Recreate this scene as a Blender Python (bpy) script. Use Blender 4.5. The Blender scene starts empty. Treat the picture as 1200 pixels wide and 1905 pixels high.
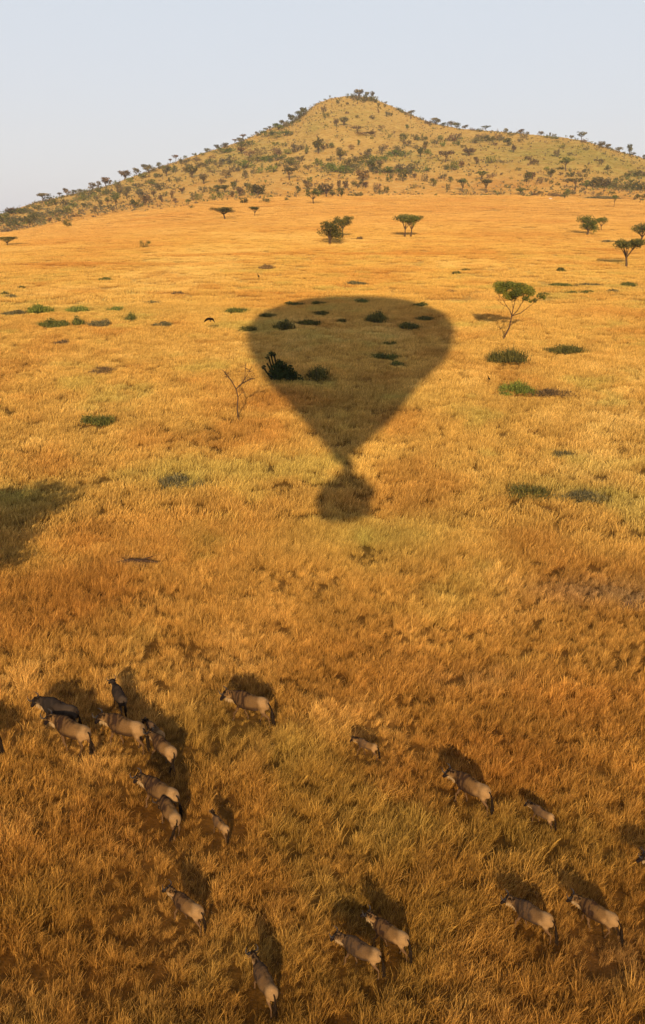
import bpy, math, random
import numpy as np
from mathutils import Vector, noise as mnoise

SC = bpy.context.scene
COL = SC.collection
R = math.radians
rng = np.random.default_rng(7)
random.seed(7)

# ------------------------------------------------------------------ camera
F = 1600.0                     # focal length in photo pixels (photo 1200 x 1905)
PITCH = R(19.05)
CAMZ = 21.5
cam_d = bpy.data.cameras.new('camera')
cam = bpy.data.objects.new('camera', cam_d)
COL.objects.link(cam)
cam.location = (0, 0, CAMZ)
cam.rotation_euler = (R(90) - PITCH, 0, 0)
cam_d.sensor_fit = 'VERTICAL'
cam_d.sensor_height = 36.0
cam_d.lens = F / 1905.0 * 36.0
cam_d.clip_start = 0.1
cam_d.clip_end = 20000
SC.camera = cam
CP = np.array([0, 0, CAMZ])


def pdir(px, py):
    """world direction through a point of the photograph"""
    a, b = (px - 600) / F, (952.5 - py) / F
    v = np.array([a, math.cos(PITCH) + b * math.sin(PITCH), -math.sin(PITCH) + b * math.cos(PITCH)])
    return v / np.linalg.norm(v)


# ------------------------------------------------------------------ sun, sky
SUN = -pdir(650, 915)          # towards the sun: straight behind the basket
SUN_EL = math.asin(SUN[2])
SUN_AZ = math.atan2(SUN[0], SUN[1])      # from +Y clockwise
w = bpy.data.worlds.new('World'); SC.world = w; w.use_nodes = True
nt = w.node_tree; nt.nodes.clear()
sky = nt.nodes.new('ShaderNodeTexSky'); sky.sky_type = 'NISHITA'; sky.sun_disc = False
sky.sun_elevation = SUN_EL; sky.sun_rotation = SUN_AZ
sky.altitude = 1500; sky.air_density = 1.0; sky.dust_density = 5.0; sky.ozone_density = 1.0
veil = nt.nodes.new('ShaderNodeMixRGB'); veil.blend_type = 'MIX'; veil.inputs[0].default_value = 0.82
# high thin haze whitening the sky: paler at the horizon, bluer overhead
tc = nt.nodes.new('ShaderNodeTexCoord'); sx = nt.nodes.new('ShaderNodeSeparateXYZ')
rp = nt.nodes.new('ShaderNodeValToRGB')
rp.color_ramp.elements[0].position = 0.02; rp.color_ramp.elements[0].color = (5.95, 5.85, 6.15, 1)
rp.color_ramp.elements[1].position = 0.22; rp.color_ramp.elements[1].color = (5.75, 6.05, 6.45, 1)
e_ = rp.color_ramp.elements.new(0.55); e_.color = (3.9, 4.1, 4.9, 1)
bg = nt.nodes.new('ShaderNodeBackground'); bg.inputs[1].default_value = 0.10
ow = nt.nodes.new('ShaderNodeOutputWorld')
nt.links.new(tc.outputs['Generated'], sx.inputs[0]); nt.links.new(sx.outputs[2], rp.inputs[0])
nt.links.new(sky.outputs[0], veil.inputs[1]); nt.links.new(rp.outputs[0], veil.inputs[2])
nt.links.new(veil.outputs[0], bg.inputs[0]); nt.links.new(bg.outputs[0], ow.inputs[0])

sl = bpy.data.lights.new('sun', 'SUN'); sl.energy = 5.0; sl.angle = R(0.65); sl.color = (1.0, 0.74, 0.43)
so = bpy.data.objects.new('sun', sl); COL.objects.link(so)
so.rotation_euler = Vector(SUN).to_track_quat('Z', 'Y').to_euler()
so.location = (0, -50, 120)

SC.view_settings.view_transform = 'Standard'; SC.view_settings.look = 'None'
SC.view_settings.exposure = 0.41; SC.view_settings.gamma = 1
SC.render.engine = 'CYCLES'
SC.cycles.max_bounces = 5; SC.cycles.diffuse_bounces = 3; SC.cycles.transmission_bounces = 2
SC.cycles.transparent_max_bounces = 4; SC.cycles.glossy_bounces = 2
SC.cycles.caustics_reflective = False; SC.cycles.caustics_refractive = False


# ------------------------------------------------------------------ helpers
def mesh_np(name, verts, faces, mat=None, smooth=False):
    """verts (n,3); faces: array (m,k) or list of such arrays"""
    me = bpy.data.meshes.new(name)
    if not isinstance(faces, list): faces = [faces]
    faces = [np.asarray(f, dtype=np.int32) for f in faces if len(f)]
    verts = np.asarray(verts, dtype=np.float32)
    me.vertices.add(len(verts)); me.vertices.foreach_set('co', verts.ravel())
    loops = np.concatenate([f.ravel() for f in faces])
    tot = np.concatenate([np.full(len(f), f.shape[1], dtype=np.int32) for f in faces])
    start = np.concatenate([[0], np.cumsum(tot)[:-1]]).astype(np.int32)
    me.loops.add(len(loops)); me.loops.foreach_set('vertex_index', loops)
    me.polygons.add(len(tot)); me.polygons.foreach_set('loop_start', start)
    me.update(calc_edges=True)
    me.validate()
    if smooth: me.polygons.foreach_set('use_smooth', np.ones(len(me.polygons), dtype=bool))
    if mat: me.materials.append(mat)
    return me


def link(name, me, parent=None, loc=None, rot=None, scale=None):
    o = bpy.data.objects.new(name, me); COL.objects.link(o)
    if parent: o.parent = parent
    if loc is not None: o.location = loc
    if rot is not None: o.rotation_euler = rot
    if scale is not None: o.scale = scale
    return o


def tag(o, label=None, cat=None, group=None, kind=None):
    if label: o['label'] = label
    if cat: o['category'] = cat
    if group: o['group'] = group
    if kind: o['kind'] = kind
    return o


def set_col(me, name, arr, dom='POINT'):
    a = me.attributes.new(name, 'FLOAT_COLOR', dom)
    arr = np.asarray(arr, dtype=np.float32)
    if arr.shape[1] == 3: arr = np.hstack([arr, np.ones((len(arr), 1), np.float32)])
    a.data.foreach_set('color', arr.ravel())


def set_flt(me, name, arr, dom='POINT'):
    a = me.attributes.new(name, 'FLOAT', dom)
    a.data.foreach_set('value', np.asarray(arr, dtype=np.float32).ravel())


class NT:
    def __init__(s, name):
        s.m = bpy.data.materials.new(name); s.m.use_nodes = True
        s.t = s.m.node_tree; s.t.nodes.clear()
        s.out = s.t.nodes.new('ShaderNodeOutputMaterial')
    def n(s, typ, **kw):
        nd = s.t.nodes.new('ShaderNode' + typ)
        for k, v in kw.items():
            if k.startswith('i_'):
                key = k[2:]; nd.inputs[int(key) if key.isdigit() else key].default_value = v
            else: setattr(nd, k, v)
        return nd
    def l(s, a, b): s.t.links.new(a, b)
    def mul(s, a, b, fac=1.0):
        m = s.n('MixRGB', blend_type='MULTIPLY'); m.inputs[0].default_value = fac
        for i, x in ((1, a), (2, b)):
            if isinstance(x, tuple): m.inputs[i].default_value = x
            else: s.l(x, m.inputs[i])
        return m.outputs[0]
    def ramp(s, src, stops):
        r = s.n('ValToRGB'); e = r.color_ramp.elements
        while len(e) < len(stops): e.new(0.5)
        for i, (p, c) in enumerate(stops):
            e[i].position = p; e[i].color = (*c, 1) if len(c) == 3 else c
        s.l(src, r.inputs[0]); return r.outputs[0]
    def noise(s, scale, detail=3, rough=0.6, vec=None):
        q = s.n('TexNoise'); q.inputs['Scale'].default_value = scale
        q.inputs['Detail'].default_value = detail; q.inputs['Roughness'].default_value = rough
        if vec is not None: s.l(vec, q.inputs['Vector'])
        return q


def g3(v): return (v, v, v)


def simple_mat(name, color, rough=0.8, var=0.25, scale=6.0):
    k = NT(name); tcn = k.n('TexCoord'); nz = k.noise(scale, vec=tcn.outputs['Object'])
    c = k.mul((*color, 1), k.ramp(nz.outputs[0], [(0.3, g3(1 - var)), (0.7, g3(1 + var))]))
    p = k.n('BsdfPrincipled'); p.inputs['Roughness'].default_value = rough
    p.inputs['Specular IOR Level'].default_value = 0.2 if rough < .6 else 0.0
    k.l(c, p.inputs['Base Color']); k.l(p.outputs[0], k.out.inputs[0])
    return k.m


def foliage_mat(name, trans=0.25):
    """leaf colour from the object's own colour, varied per leaf clump"""
    k = NT(name)
    oi = k.n('ObjectInfo'); at = k.n('Attribute', attribute_name='lv')
    c = k.mul(oi.outputs['Color'], k.ramp(at.outputs['Fac'], [(0.0, (0.42, 0.45, 0.5)), (0.5, (1, 1, 1)), (1.0, (2.3, 2.0, 1.3))]))
    d = k.n('BsdfDiffuse'); t = k.n('BsdfTranslucent'); mx = k.n('MixShader')
    mx.inputs[0].default_value = trans
    k.l(c, d.inputs[0]); k.l(c, t.inputs[0]); k.l(d.outputs[0], mx.inputs[1]); k.l(t.outputs[0], mx.inputs[2])
    k.l(mx.outputs[0], k.out.inputs[0])
    return k.m


M_LEAF = foliage_mat('leaves')
M_BARK = simple_mat('bark', (0.085, 0.055, 0.035), var=0.35, scale=3)
M_PALEBARK = simple_mat('weathered_wood', (0.075, 0.045, 0.028), var=0.3, scale=3)

# ------------------------------------------------------------------ terrain
def smooth(a, b, x):
    t = np.clip((x - a) / (b - a), 0, 1); return t * t * (3 - 2 * t)


_tab = rng.random((256, 256)).astype(np.float32)
def vnoise(x, y):
    xi = np.floor(x).astype(int); yi = np.floor(y).astype(int)
    fx = x - xi; fy = y - yi; fx = fx * fx * (3 - 2 * fx); fy = fy * fy * (3 - 2 * fy)
    g = lambda i, j: _tab[i & 255, j & 255]
    a = g(xi, yi) * (1 - fx) + g(xi + 1, yi) * fx
    b = g(xi, yi + 1) * (1 - fx) + g(xi + 1, yi + 1) * fx
    return (a * (1 - fy) + b * fy) * 2 - 1
def fbm(x, y, n=4):
    s = 0; a = 1; t = 0
    for i in range(n):
        s = s + a * vnoise(x * 2 ** i + 17.3 * i, y * 2 ** i - 9.1 * i); t += a; a *= 0.5
    return s / t


def tab(pts):
    az, te = [], []
    for p in pts:
        d = pdir(p[0], p[1]); az.append(math.atan2(d[0], d[1])); te.append(d[2] / math.hypot(d[0], d[1]))
    return np.array(az), np.array(te)


SKYL = [(-500, 470), (-200, 432), (0, 400), (70, 376), (140, 360), (200, 346), (300, 310), (360, 290), (400, 278), (450, 262), (500, 240),
        (540, 228), (570, 208), (590, 192), (615, 183), (650, 178), (690, 181), (720, 194), (745, 204), (800, 228), (860, 240), (950, 246),
        (1050, 256), (1090, 263), (1130, 275), (1170, 287), (1200, 296), (1300, 322), (1600, 380), (2000, 420)]
BASE = [(-500, 478), (-200, 455), (0, 432), (50, 425), (100, 415), (200, 400), (300, 388), (400, 374), (500, 368), (600, 364), (800, 362),
        (1000, 364), (1200, 374), (1400, 388), (1600, 400), (2000, 425)]
sa, st_ = tab(SKYL); ba, bt = tab(BASE)
RD = [(-500, 820), (0, 900), (300, 1060), (500, 1200), (650, 1300), (850, 1180), (1050, 1080), (1300, 1050), (2000, 1000)]
BD = [(-500, 700), (0, 700), (300, 690), (600, 680), (900, 680), (1200, 660), (2000, 650)]
ra = np.array([math.atan2(pdir(p, 350)[0], pdir(p, 350)[1]) for p, _ in RD]); rv = np.array([v for _, v in RD], float)
da = np.array([math.atan2(pdir(p, 370)[0], pdir(p, 370)[1]) for p, _ in BD]); dv = np.array([v for _, v in BD], float)


def height(x, y):
    x = np.asarray(x, float); y = np.asarray(y, float)
    az = np.arctan2(x, y); d = np.hypot(x, y)
    azc = np.clip(az, sa[0], sa[-1])
    Rg = np.interp(azc, ra, rv); B = np.interp(azc, da, dv)
    # hill edge undulates
    zb = CAMZ + B * np.interp(azc, ba, bt); zr = CAMZ + Rg * np.interp(azc, sa, st_)
    out = smooth(0.55, 1.0, np.abs(az))
    sb = zb / B; sb = sb * (1 - out) + 0.005 * out
    s = 0.05 + (sb - 0.05) * smooth(60, B, d)
    s = s * np.where(np.abs(az) < 1.2, 1, np.clip((1.9 - np.abs(az)) / 0.7, 0, 1)) if True else s
    plain = s * np.minimum(d, B)
    t = np.clip((d - B) / (Rg - B), 0, 1)
    rise = (zr - zb) * (0.88 * t + 0.12 * t * t)
    rise = np.where(d > Rg, (zr - zb) * (1 - smooth(Rg, Rg + 700, d)) , rise)
    rise = rise * (1 - out)
    und = 0.12 * fbm(x / 9, y / 9, 3) * smooth(5, 30, d) + 0.5 * fbm(x / 60 + 5, y / 60, 3) * smooth(60, 160, d)
    hump = 5.0 * fbm(x / 120 + 3.1, y / 120, 4) * np.sin(np.pi * np.clip((d - B) / (Rg - B), 0, 1)) * (1 - out)
    return plain + rise + und + hump


_ds = np.concatenate([np.arange(8, 200, 0.25), np.arange(200, 800, 1.0), np.arange(800, 1500, 2.0)])
def hit(px, py, zoff=0.0):
    """point where the ray through a photo pixel meets the ground (raised by zoff)"""
    v = pdir(px, py); az = math.atan2(v[0], v[1]); te = v[2] / math.hypot(v[0], v[1])
    xs, ys = _ds * math.sin(az), _ds * math.cos(az)
    zs = height(xs, ys) + zoff
    e = (zs - CAMZ) / _ds
    k = np.nonzero(e >= te)[0]
    i = k[0] if len(k) else int(np.argmax(e))
    if len(k) and i > 0:
        f = (te - e[i - 1]) / max(e[i] - e[i - 1], 1e-9); f = min(max(f, 0), 1)
        d = _ds[i - 1] + f * (_ds[i] - _ds[i - 1])
    else: d = _ds[i]
    x, y = d * math.sin(az), d * math.cos(az)
    return np.array([x, y, float(height(x, y))])


def ppm(p):
    """photo pixels per metre at a world point"""
    q = np.asarray(p) - CP
    return F / (q[1] * math.cos(PITCH) - q[2] * math.sin(PITCH))


# patches of greener / redder / barer grass
def blob(px, py, wpx, hpx, v):
    c = hit(px, py); a = hit(px, py - hpx / 2); b = hit(px, py + hpx / 2)
    return (c[0], c[1], wpx / 2 / ppm(c), max(abs(a[1] - b[1]) / 2, 0.5), v)
GREENB = [blob(700, 1000, 320, 90, 0.7), blob(400, 1360, 240, 150, 0.6), blob(960, 1560, 320, 170, 0.6), blob(60, 930, 200, 90, 0.5),
          blob(330, 905, 110, 30, 0.5), blob(30, 1045, 120, 60, 0.35), blob(1045, 850, 80, 20, 0.5), blob(700, 770, 400, 120, 0.2), blob(800, 1700, 300, 80, 0.3),
          blob(60, 1700, 200, 120, 0.4), blob(150, 578, 500, 14, 0.35), blob(1020, 533, 200, 8, 0.5), blob(430, 580, 80, 10, 0.5), blob(1020, 920, 240, 40, 0.5),
          blob(1020, 290, 380, 60, 0.8), blob(1130, 300, 200, 60, 0.6), blob(760, 295, 120, 25, 0.8), blob(660, 215, 120, 50, 0.45), blob(640, 315, 120, 25, 0.7), blob(450, 290, 160, 40, 0.6), blob(580, 240, 40, 30, 0.6)]
REDB = [blob(650, 473, 1100, 5, .9), blob(200, 492, 600, 5, .9), blob(900, 452, 600, 4, .7), blob(350, 547, 700, 5, .8), blob(900, 412, 700, 4, .6), blob(556, 222, 22, 14, 1.2), blob(760, 330, 260, 8, .8), blob(930, 346, 180, 8, 1.0),
        blob(1080, 1120, 330, 120, 0.2), blob(300, 1000, 400, 140, 0.5), blob(700, 1240, 500, 160, 0.35), blob(850, 390, 500, 30, 0.4), blob(1080, 1320, 300, 120, 0.5), blob(650, 1440, 300, 120, 0.5),
        blob(250, 420, 300, 30, 0.35), blob(980, 340, 200, 14, 0.7), blob(150, 1120, 300, 140, 0.35)]
BAREB = [blob(1110, 1105, 230, 50, 0.75), blob(1150, 1790, 200, 120, 0.5), blob(255, 1052, 60, 14, 0.9), blob(1185, 1120, 60, 20, 0.9), blob(880, 1270, 200, 50, 0.3)]


def field(bl, x, y):
    s = 0
    for cx, cy, rx, ry, v in bl:
        q = ((x - cx) / rx) ** 2 + ((y - cy) / ry) ** 2
        s = s + v * np.exp(-q * 1.1)
    return s


GOLD = np.array([0.655, 0.405, 0.100]); GREEN = np.array([0.36, 0.33, 0.08]); RED = np.array([0.58, 0.285, 0.062]); PALE = np.array([0.76, 0.53, 0.170]); BARE = np.array([0.52, 0.36, 0.18])
def grass_col(x, y, jit=0.0):
    d = np.hypot(x, y)
    n1 = fbm(x / 7 + 40, y / 7, 4); n2 = fbm(x / 30, y / 30 + 70, 4); n3 = fbm(x / 2.2 + 9, y / 2.2, 2)
    g = np.clip(field(GREENB, x, y) * (0.75 + 0.6 * n1) + 0.45 * smooth(0.12, 0.6, n1 + 0.3 * n3) * (1 - smooth(150, 350, d)), 0, 1)
    r = np.clip(field(REDB, x, y) * (0.9 + 0.5 * n1) + 0.6 * smooth(0.1, 0.65, n2) + 0.5 * smooth(0.1, 0.5, -n1) , 0, 1)
    p = np.clip(0.7 * smooth(0.05, 0.55, -n2 + 0.4 * n3), 0, 1)
    b = np.clip(field(BAREB, x, y), 0, 1)
    c = np.broadcast_to(GOLD, (len(x), 3)).copy()
    c += (RED - c) * r[:, None]; c += (PALE - c) * (p * (1 - r) * 0.8)[:, None]
    c += (GREEN - c) * g[:, None]; c += (BARE - c) * (b * 0.8)[:, None]
    ff = smooth(200, 420, d)[:, None] * .55
    c = c * (1 - ff) + np.array([0.57, 0.325, 0.100]) * ff
    hillf = smooth(640, 980, d)[:, None]
    hc = np.array([0.52, 0.35, 0.11]) + 0 * c
    gg = np.clip(g + 0.15 + 0.3 * smooth(0.0, 0.5, n1) , 0, 1)[:, None]
    hc = hc + (np.array([0.25, 0.25, 0.06]) - hc) * gg * 0.8
    c = c * (1 - hillf * 0.7) + hc * hillf * 0.7
    c *= (1 + (0.22 * n3 + 0.15 * n1) * (1 - .6 * smooth(60, 200, d)))[:, None]
    nf = (1 - smooth(16, 66, d))[:, None]                       # browner grass nearby, with self-shading seen from above painted in as darkening
    nb = (1 - smooth(14, 38, d))[:, None]
    c = c * (1 - nf * np.array([.12, .30, .46])) * (1 - .30 * nb)
    if jit: c *= (1 + jit * (rng.random((len(x), 1)) - 0.5))
    return np.clip(c, 0.01, 0.9)


az = np.concatenate([np.linspace(-math.pi, -0.62, 60)[:-1], np.linspace(-0.62, 0.62, 520), np.linspace(0.62, math.pi, 60)[1:]])
dd = np.concatenate([[0.0], np.linspace(2, 60, 110), np.geomspace(60.7, 650, 170), np.arange(655, 1450, 5.0), np.geomspace(1480, 2600, 14)])
A, D = np.meshgrid(az, dd)
X = D * np.sin(A); Y = D * np.cos(A); Z = height(X, Y)
Z = Z - smooth(1800, 2600, D) * 20
nr, nc = A.shape
idx = np.arange(nr * nc).reshape(nr, nc)
q = np.stack([idx[:-1, :-1], idx[:-1, 1:], idx[1:, 1:], idx[1:, :-1]], -1).reshape(-1, 4)[:, ::-1]
k = NT('dry_grassland')
at = k.n('Attribute', attribute_name='Col'); geo = k.n('NewGeometry')
n1 = k.noise(1.3, 6, 0.7, geo.outputs['Position']); n2 = k.noise(0.12, 5, 0.65, geo.outputs['Position'])
c = k.mul(at.outputs['Color'], k.ramp(n1.outputs[0], [(0.3, g3(0.55)), (0.7, g3(1.25))]))
c = k.mul(c, k.ramp(n2.outputs[0], [(0.3, (0.85, 0.8, 0.75)), (0.7, (1.1, 1.1, 1.1))]))
df = k.n('BsdfDiffuse'); bp = k.n('Bump'); bp.inputs['Strength'].default_value = 0.6; bp.inputs['Distance'].default_value = 0.25
k.l(n1.outputs[0], bp.inputs['Height']); k.l(bp.outputs[0], df.inputs['Normal'])
k.l(c, df.inputs[0]); k.l(df.outputs[0], k.out.inputs[0])
M_GROUND = k.m
gm = mesh_np('ground', np.stack([X.ravel(), Y.ravel(), Z.ravel()], 1), q, M_GROUND, smooth=True)
dr = D.ravel()
gc = grass_col(X.ravel(), Y.ravel())
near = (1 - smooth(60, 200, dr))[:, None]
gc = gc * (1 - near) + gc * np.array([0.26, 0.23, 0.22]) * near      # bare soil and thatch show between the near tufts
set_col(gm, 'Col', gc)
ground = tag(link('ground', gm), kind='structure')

# ------------------------------------------------------------------ balloon (overhead, out of frame; throws the shadow)
def back_to_plane(px, py, axis):
    """height and lateral position, on the upright plane through the axis square to the sun, of what shades this pixel"""
    g = hit(px, py); hz = np.array([SUN[0], SUN[1], 0]); hz /= np.linalg.norm(hz)
    t = np.dot(axis - g, hz) / np.dot(SUN, hz)
    p = g + SUN * t; lat = np.array([-hz[1], hz[0], 0])
    return float(np.dot(p - axis, -lat)), p[2] - CAMZ, lat


hz = np.array([SUN[0], SUN[1], 0]); hz /= np.linalg.norm(hz)
AX = CP + hz * 1.75
LEFT = [(630, 858), (611, 839), (584, 804), (553, 770), (526, 732), (496, 709), (473, 663), (460, 632), (462, 612), (484, 586), (553, 564), (645, 557)]
RIGHT = [(634, 858), (657, 847), (691, 816), (726, 785), (753, 747), (783, 709), (825, 670), (840, 640), (844, 612), (830, 588), (770, 565), (655, 557)]
Lp = np.array([back_to_plane(*p, AX)[:2] for p in LEFT]); Rp = np.array([back_to_plane(*p, AX)[:2] for p in RIGHT])
LAT = back_to_plane(640, 700, AX)[2]
sgn = 1 if Rp[5, 0] > Lp[5, 0] else -1
z0b, z1b = max(Lp[0, 1], Rp[0, 1]), (Lp[-1, 1] + Rp[-1, 1]) / 2
tz = np.linspace(0, 1, 40); tz = 1 - (1 - tz) ** 1.6; zz = z0b + (z1b - z0b) * tz
Ls = np.interp(zz, Lp[:, 1], Lp[:, 0]); Rs = np.interp(zz, Rp[:, 1], Rp[:, 0])
rad = np.abs(Rs - Ls) / 2; ctr = (Rs + Ls) / 2
rad = np.maximum(np.convolve(np.pad(rad, 1, 'edge'), [.25, .5, .25], 'valid'), 0.35); rad[-1] = 0.05
ctr = np.convolve(np.pad(ctr, 1, 'edge'), [.25, .5, .25], 'valid'); ctr[-4:] = ctr[-4]
latv = -LAT
NG = 72
vv, ff = [], []
for i in range(len(zz)):
    for j in range(NG):
        a = 2 * math.pi * j / NG; g_ = 1 + 0.012 * abs(math.sin(a * 12))
        p = latv * (ctr[i] + rad[i] * g_ * math.cos(a)) + hz * rad[i] * g_ * math.sin(a)
        vv.append((p[0], p[1], zz[i]))
vv = np.array(vv); idg = np.arange(len(zz) * NG).reshape(len(zz), NG); nx = np.roll(idg, -1, 1)
ff = np.stack([idg[:-1], nx[:-1], nx[1:], idg[1:]], -1).reshape(-1, 4)
M_ENV = simple_mat('balloon_fabric', (0.45, 0.12, 0.06), rough=0.5, var=0.08, scale=0.3)
M_WICKER = simple_mat('wicker', (0.28, 0.16, 0.07), var=0.4, scale=30)
M_STEEL = simple_mat('steel', (0.35, 0.35, 0.36), rough=0.35, var=0.1)
broot = link('hot_air_balloon', None, loc=(AX[0], AX[1], CAMZ - 1.05))
tag(broot, 'large hot air balloon overhead, seen only by its shadow across the golden grass', 'balloon')
env = link('envelope', mesh_np('envelope', vv, ff, M_ENV, True), broot, loc=(0, 0, 1.05))


def tubes(paths, sides=6):
    """paths: list of (points, radii) -> verts, faces (tapered tubes)"""
    V, Fq, off = [], [], 0
    for pts, rr in paths:
        pts = [Vector(p) for p in pts]
        n = len(pts)
        for i in range(n):
            t = (pts[min(i + 1, n - 1)] - pts[max(i - 1, 0)])
            t = t.normalized() if t.length > 1e-6 else Vector((0, 0, 1))
            u = t.cross(Vector((0.31, 0.9, 0.13))).normalized(); v = t.cross(u)
            for j in range(sides):
                a = 2 * math.pi * j / sides
                V.append(tuple(pts[i] + (u * math.cos(a) + v * math.sin(a)) * rr[i]))
        for i in range(n - 1):
            for j in range(sides):
                a, b = off + i * sides + j, off + i * sides + (j + 1) % sides
                Fq.append((a, b, b + sides, a + sides))
        off += n * sides
    return np.array(V), np.array(Fq)


def box_vf(cx, cy, cz, sx_, sy_, sz_):
    v = np.array([(x, y, z) for z in (-.5, .5) for y in (-.5, .5) for x in (-.5, .5)]) * (sx_, sy_, sz_) + (cx, cy, cz)
    return v, np.array([(0, 2, 3, 1), (4, 5, 7, 6), (0, 1, 5, 4), (2, 6, 7, 3), (0, 4, 6, 2), (1, 3, 7, 5)])


def merge(*vf):
    V, Fs, o = [], [], 0
    for v, f in vf:
        V.append(v); Fs.append(np.asarray(f) + o); o += len(v)
    return np.vstack(V), np.vstack(Fs)


# basket: rounded wicker walls, floor, partitions
bw, bdp, bh = 3.8, 1.5, 1.2
def rrect(n, wx, wy, z, grow=0):
    out = []
    for j in range(n):
        a = 2 * math.pi * j / n; c_, s_ = math.cos(a), math.sin(a)
        out.append((math.copysign(abs(c_) ** 0.45, c_) * (wx / 2 + grow), math.copysign(abs(s_) ** 0.45, s_) * (wy / 2 + grow), z))
    return out
rings = [rrect(40, bw - 1.5, bdp - 0.3, -.25), rrect(40, bw - .5, bdp - 0.2, .12), rrect(40, bw - .12, bdp - .05, 0.5), rrect(40, bw, bdp, bh), rrect(40, bw, bdp, bh + .07, .05), rrect(40, bw, bdp, bh + .05, -.08), rrect(40, bw, bdp, 0.1, -.1)]
V_ = np.array([p for r_ in rings for p in r_]); i2 = np.arange(len(V_)).reshape(len(rings), 40); nx = np.roll(i2, -1, 1)
Fb = np.stack([i2[:-1], nx[:-1], nx[1:], i2[1:]], -1).reshape(-1, 4)
v1, f1 = merge((V_, Fb), box_vf(0, 0, 0.05, bw - .4, bdp - .35, .08), box_vf(-.6, 0, .6, .05, bdp - .2, 1.1), box_vf(.6, 0, .6, .05, bdp - .2, 1.1))
ang = math.atan2(latv[1], latv[0])
link('basket', mesh_np('basket', v1, f1, M_WICKER), broot, loc=tuple(latv * .22), rot=(0, .13, ang))
tops = [(x, y) for x in (-1.1, 1.1) for y in (-.45, .45)]
link('burner_frame', mesh_np('burner_frame', *tubes([([(x * 1.3, y * 1.4, 1.2), (x, y, 2.6)], [.04, .03]) for x, y in tops] +
     [([(-1.1, s * .45, 2.6), (1.1, s * .45, 2.6)], [.04, .04]) for s in (-1, 1)] + [([(s * 1.1, -.45, 2.6), (s * 1.1, .45, 2.6)], [.04, .04]) for s in (-1, 1)], 8), M_STEEL), broot, rot=(0, 0, ang))
bn = [([(x, 0, 2.15), (x, 0, 2.3), (x, 0, 2.75)], [.16, .2, .24]) for x in (-.6, 0, .6)]
link('burner', mesh_np('burner', *tubes(bn, 14), M_STEEL), broot, rot=(0, 0, ang))
for sx_ in (-1, 1):
    for k_ in range(4):
        x = sx_ * (0.85 + .42 * (k_ % 2)); y = -.35 + .7 * (k_ // 2)
        link('gas_cylinder', mesh_np('gas_cylinder', *tubes([([(0, 0, .1), (0, 0, .15), (0, 0, 1.0), (0, 0, 1.12), (0, 0, 1.25)], [.05, .17, .17, .1, .04])], 12), M_STEEL), broot, loc=(latv[0] * x + hz[0] * y, latv[1] * x + hz[1] * y, 0))
# scoop added below the mouth, flared to fill the basket shadow in place of passengers
sc = []
for z, r_ in ((z0b + 1.15, rad[0] * 1.2), (3.05, .5), (2.75, .95), (2.35, 1.5), (1.9, 1.95), (1.5, 2.05), (1.3, 2.0)):
    sc.append([(r_ * math.cos(2 * math.pi * j / 32), .55 * r_ * math.sin(2 * math.pi * j / 32), z) for j in range(32)])
V_ = np.array([p for r_ in sc for p in r_]); i2 = np.arange(len(V_)).reshape(len(sc), 32); nx = np.roll(i2, -1, 1)
link('shadow_skirt', mesh_np('shadow_skirt', V_, np.stack([i2[:-1], nx[:-1], nx[1:], i2[1:]], -1).reshape(-1, 4), M_ENV, True), broot, loc=tuple(latv * .15), rot=(0, 0, ang))
print('BALLOON z', z0b, z1b, 'rmax', rad.max(), 'ctr', ctr[0], ctr[20])

# ------------------------------------------------------------------ wildebeest
k = NT('wildebeest_coat')
at = k.n('Attribute', attribute_name='Col'); tcn = k.n('TexCoord')
nz = k.noise(26, 4, 0.7, tcn.outputs['Object'])
c = k.mul(at.outputs['Color'], k.ramp(nz.outputs[0], [(0.3, g3(0.78)), (0.7, g3(1.18))]))
p = k.n('BsdfPrincipled'); p.inputs['Roughness'].default_value = 0.75; p.inputs['Specular IOR Level'].default_value = 0.0
k.l(c, p.inputs['Base Color']); k.l(p.outputs[0], k.out.inputs[0]); M_COAT = k.m
M_HAIR = simple_mat('black_hair', (0.016, 0.010, 0.006), rough=0.7, var=0.3, scale=30)
M_BEARD = simple_mat('pale_beard', (0.30, 0.20, 0.10), rough=0.8, var=0.3, scale=40)
M_HORN = simple_mat('horn', (0.035, 0.03, 0.028), rough=0.4, var=0.3, scale=20)
M_EYE = simple_mat('eye', (0.01, 0.008, 0.006), rough=0.15, var=0.1)


def loft(spine, rings_n=14):
    """spine: list of (x,y,z, half_width, half_height) -> closed tube"""
    V, Fq = [], []
    P = [Vector(s[:3]) for s in spine]; n = len(P)
    for i in range(n):
        t = (P[min(i + 1, n - 1)] - P[max(i - 1, 0)]).normalized()
        side = Vector((0, 1, 0)); side = (side - t * side.dot(t)).normalized(); up = t.cross(side)
        for j in range(rings_n):
            a = 2 * math.pi * j / rings_n
            V.append(tuple(P[i] + side * math.cos(a) * spine[i][3] + up * math.sin(a) * spine[i][4]))
    for i in range(n - 1):
        for j in range(rings_n):
            a, b = i * rings_n + j, i * rings_n + (j + 1) % rings_n
            Fq.append((a, b, b + rings_n, a + rings_n))
    caps = [list(range(rings_n))[::-1], list(range((n - 1) * rings_n, n * rings_n))]
    return V, Fq, caps


def seg_dist(p, spine):
    """distance to spine relative to local radius, and param t"""
    best = np.full(len(p), 1e9); tt = np.zeros(len(p)); m = len(spine) - 1
    for i in range(m):
        a = np.array(spine[i][:3]); b = np.array(spine[i + 1][:3]); ab = b - a
        t = np.clip(((p - a) @ ab) / (ab @ ab), 0, 1)
        r_ = spine[i][4] + (spine[i + 1][4] - spine[i][4]) * t
        dd_ = np.linalg.norm(p - (a + t[:, None] * ab), axis=1) / r_
        u = dd_ < best; best[u] = dd_[u]; tt[u] = (i + t[u]) / m
    return best, tt


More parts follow.
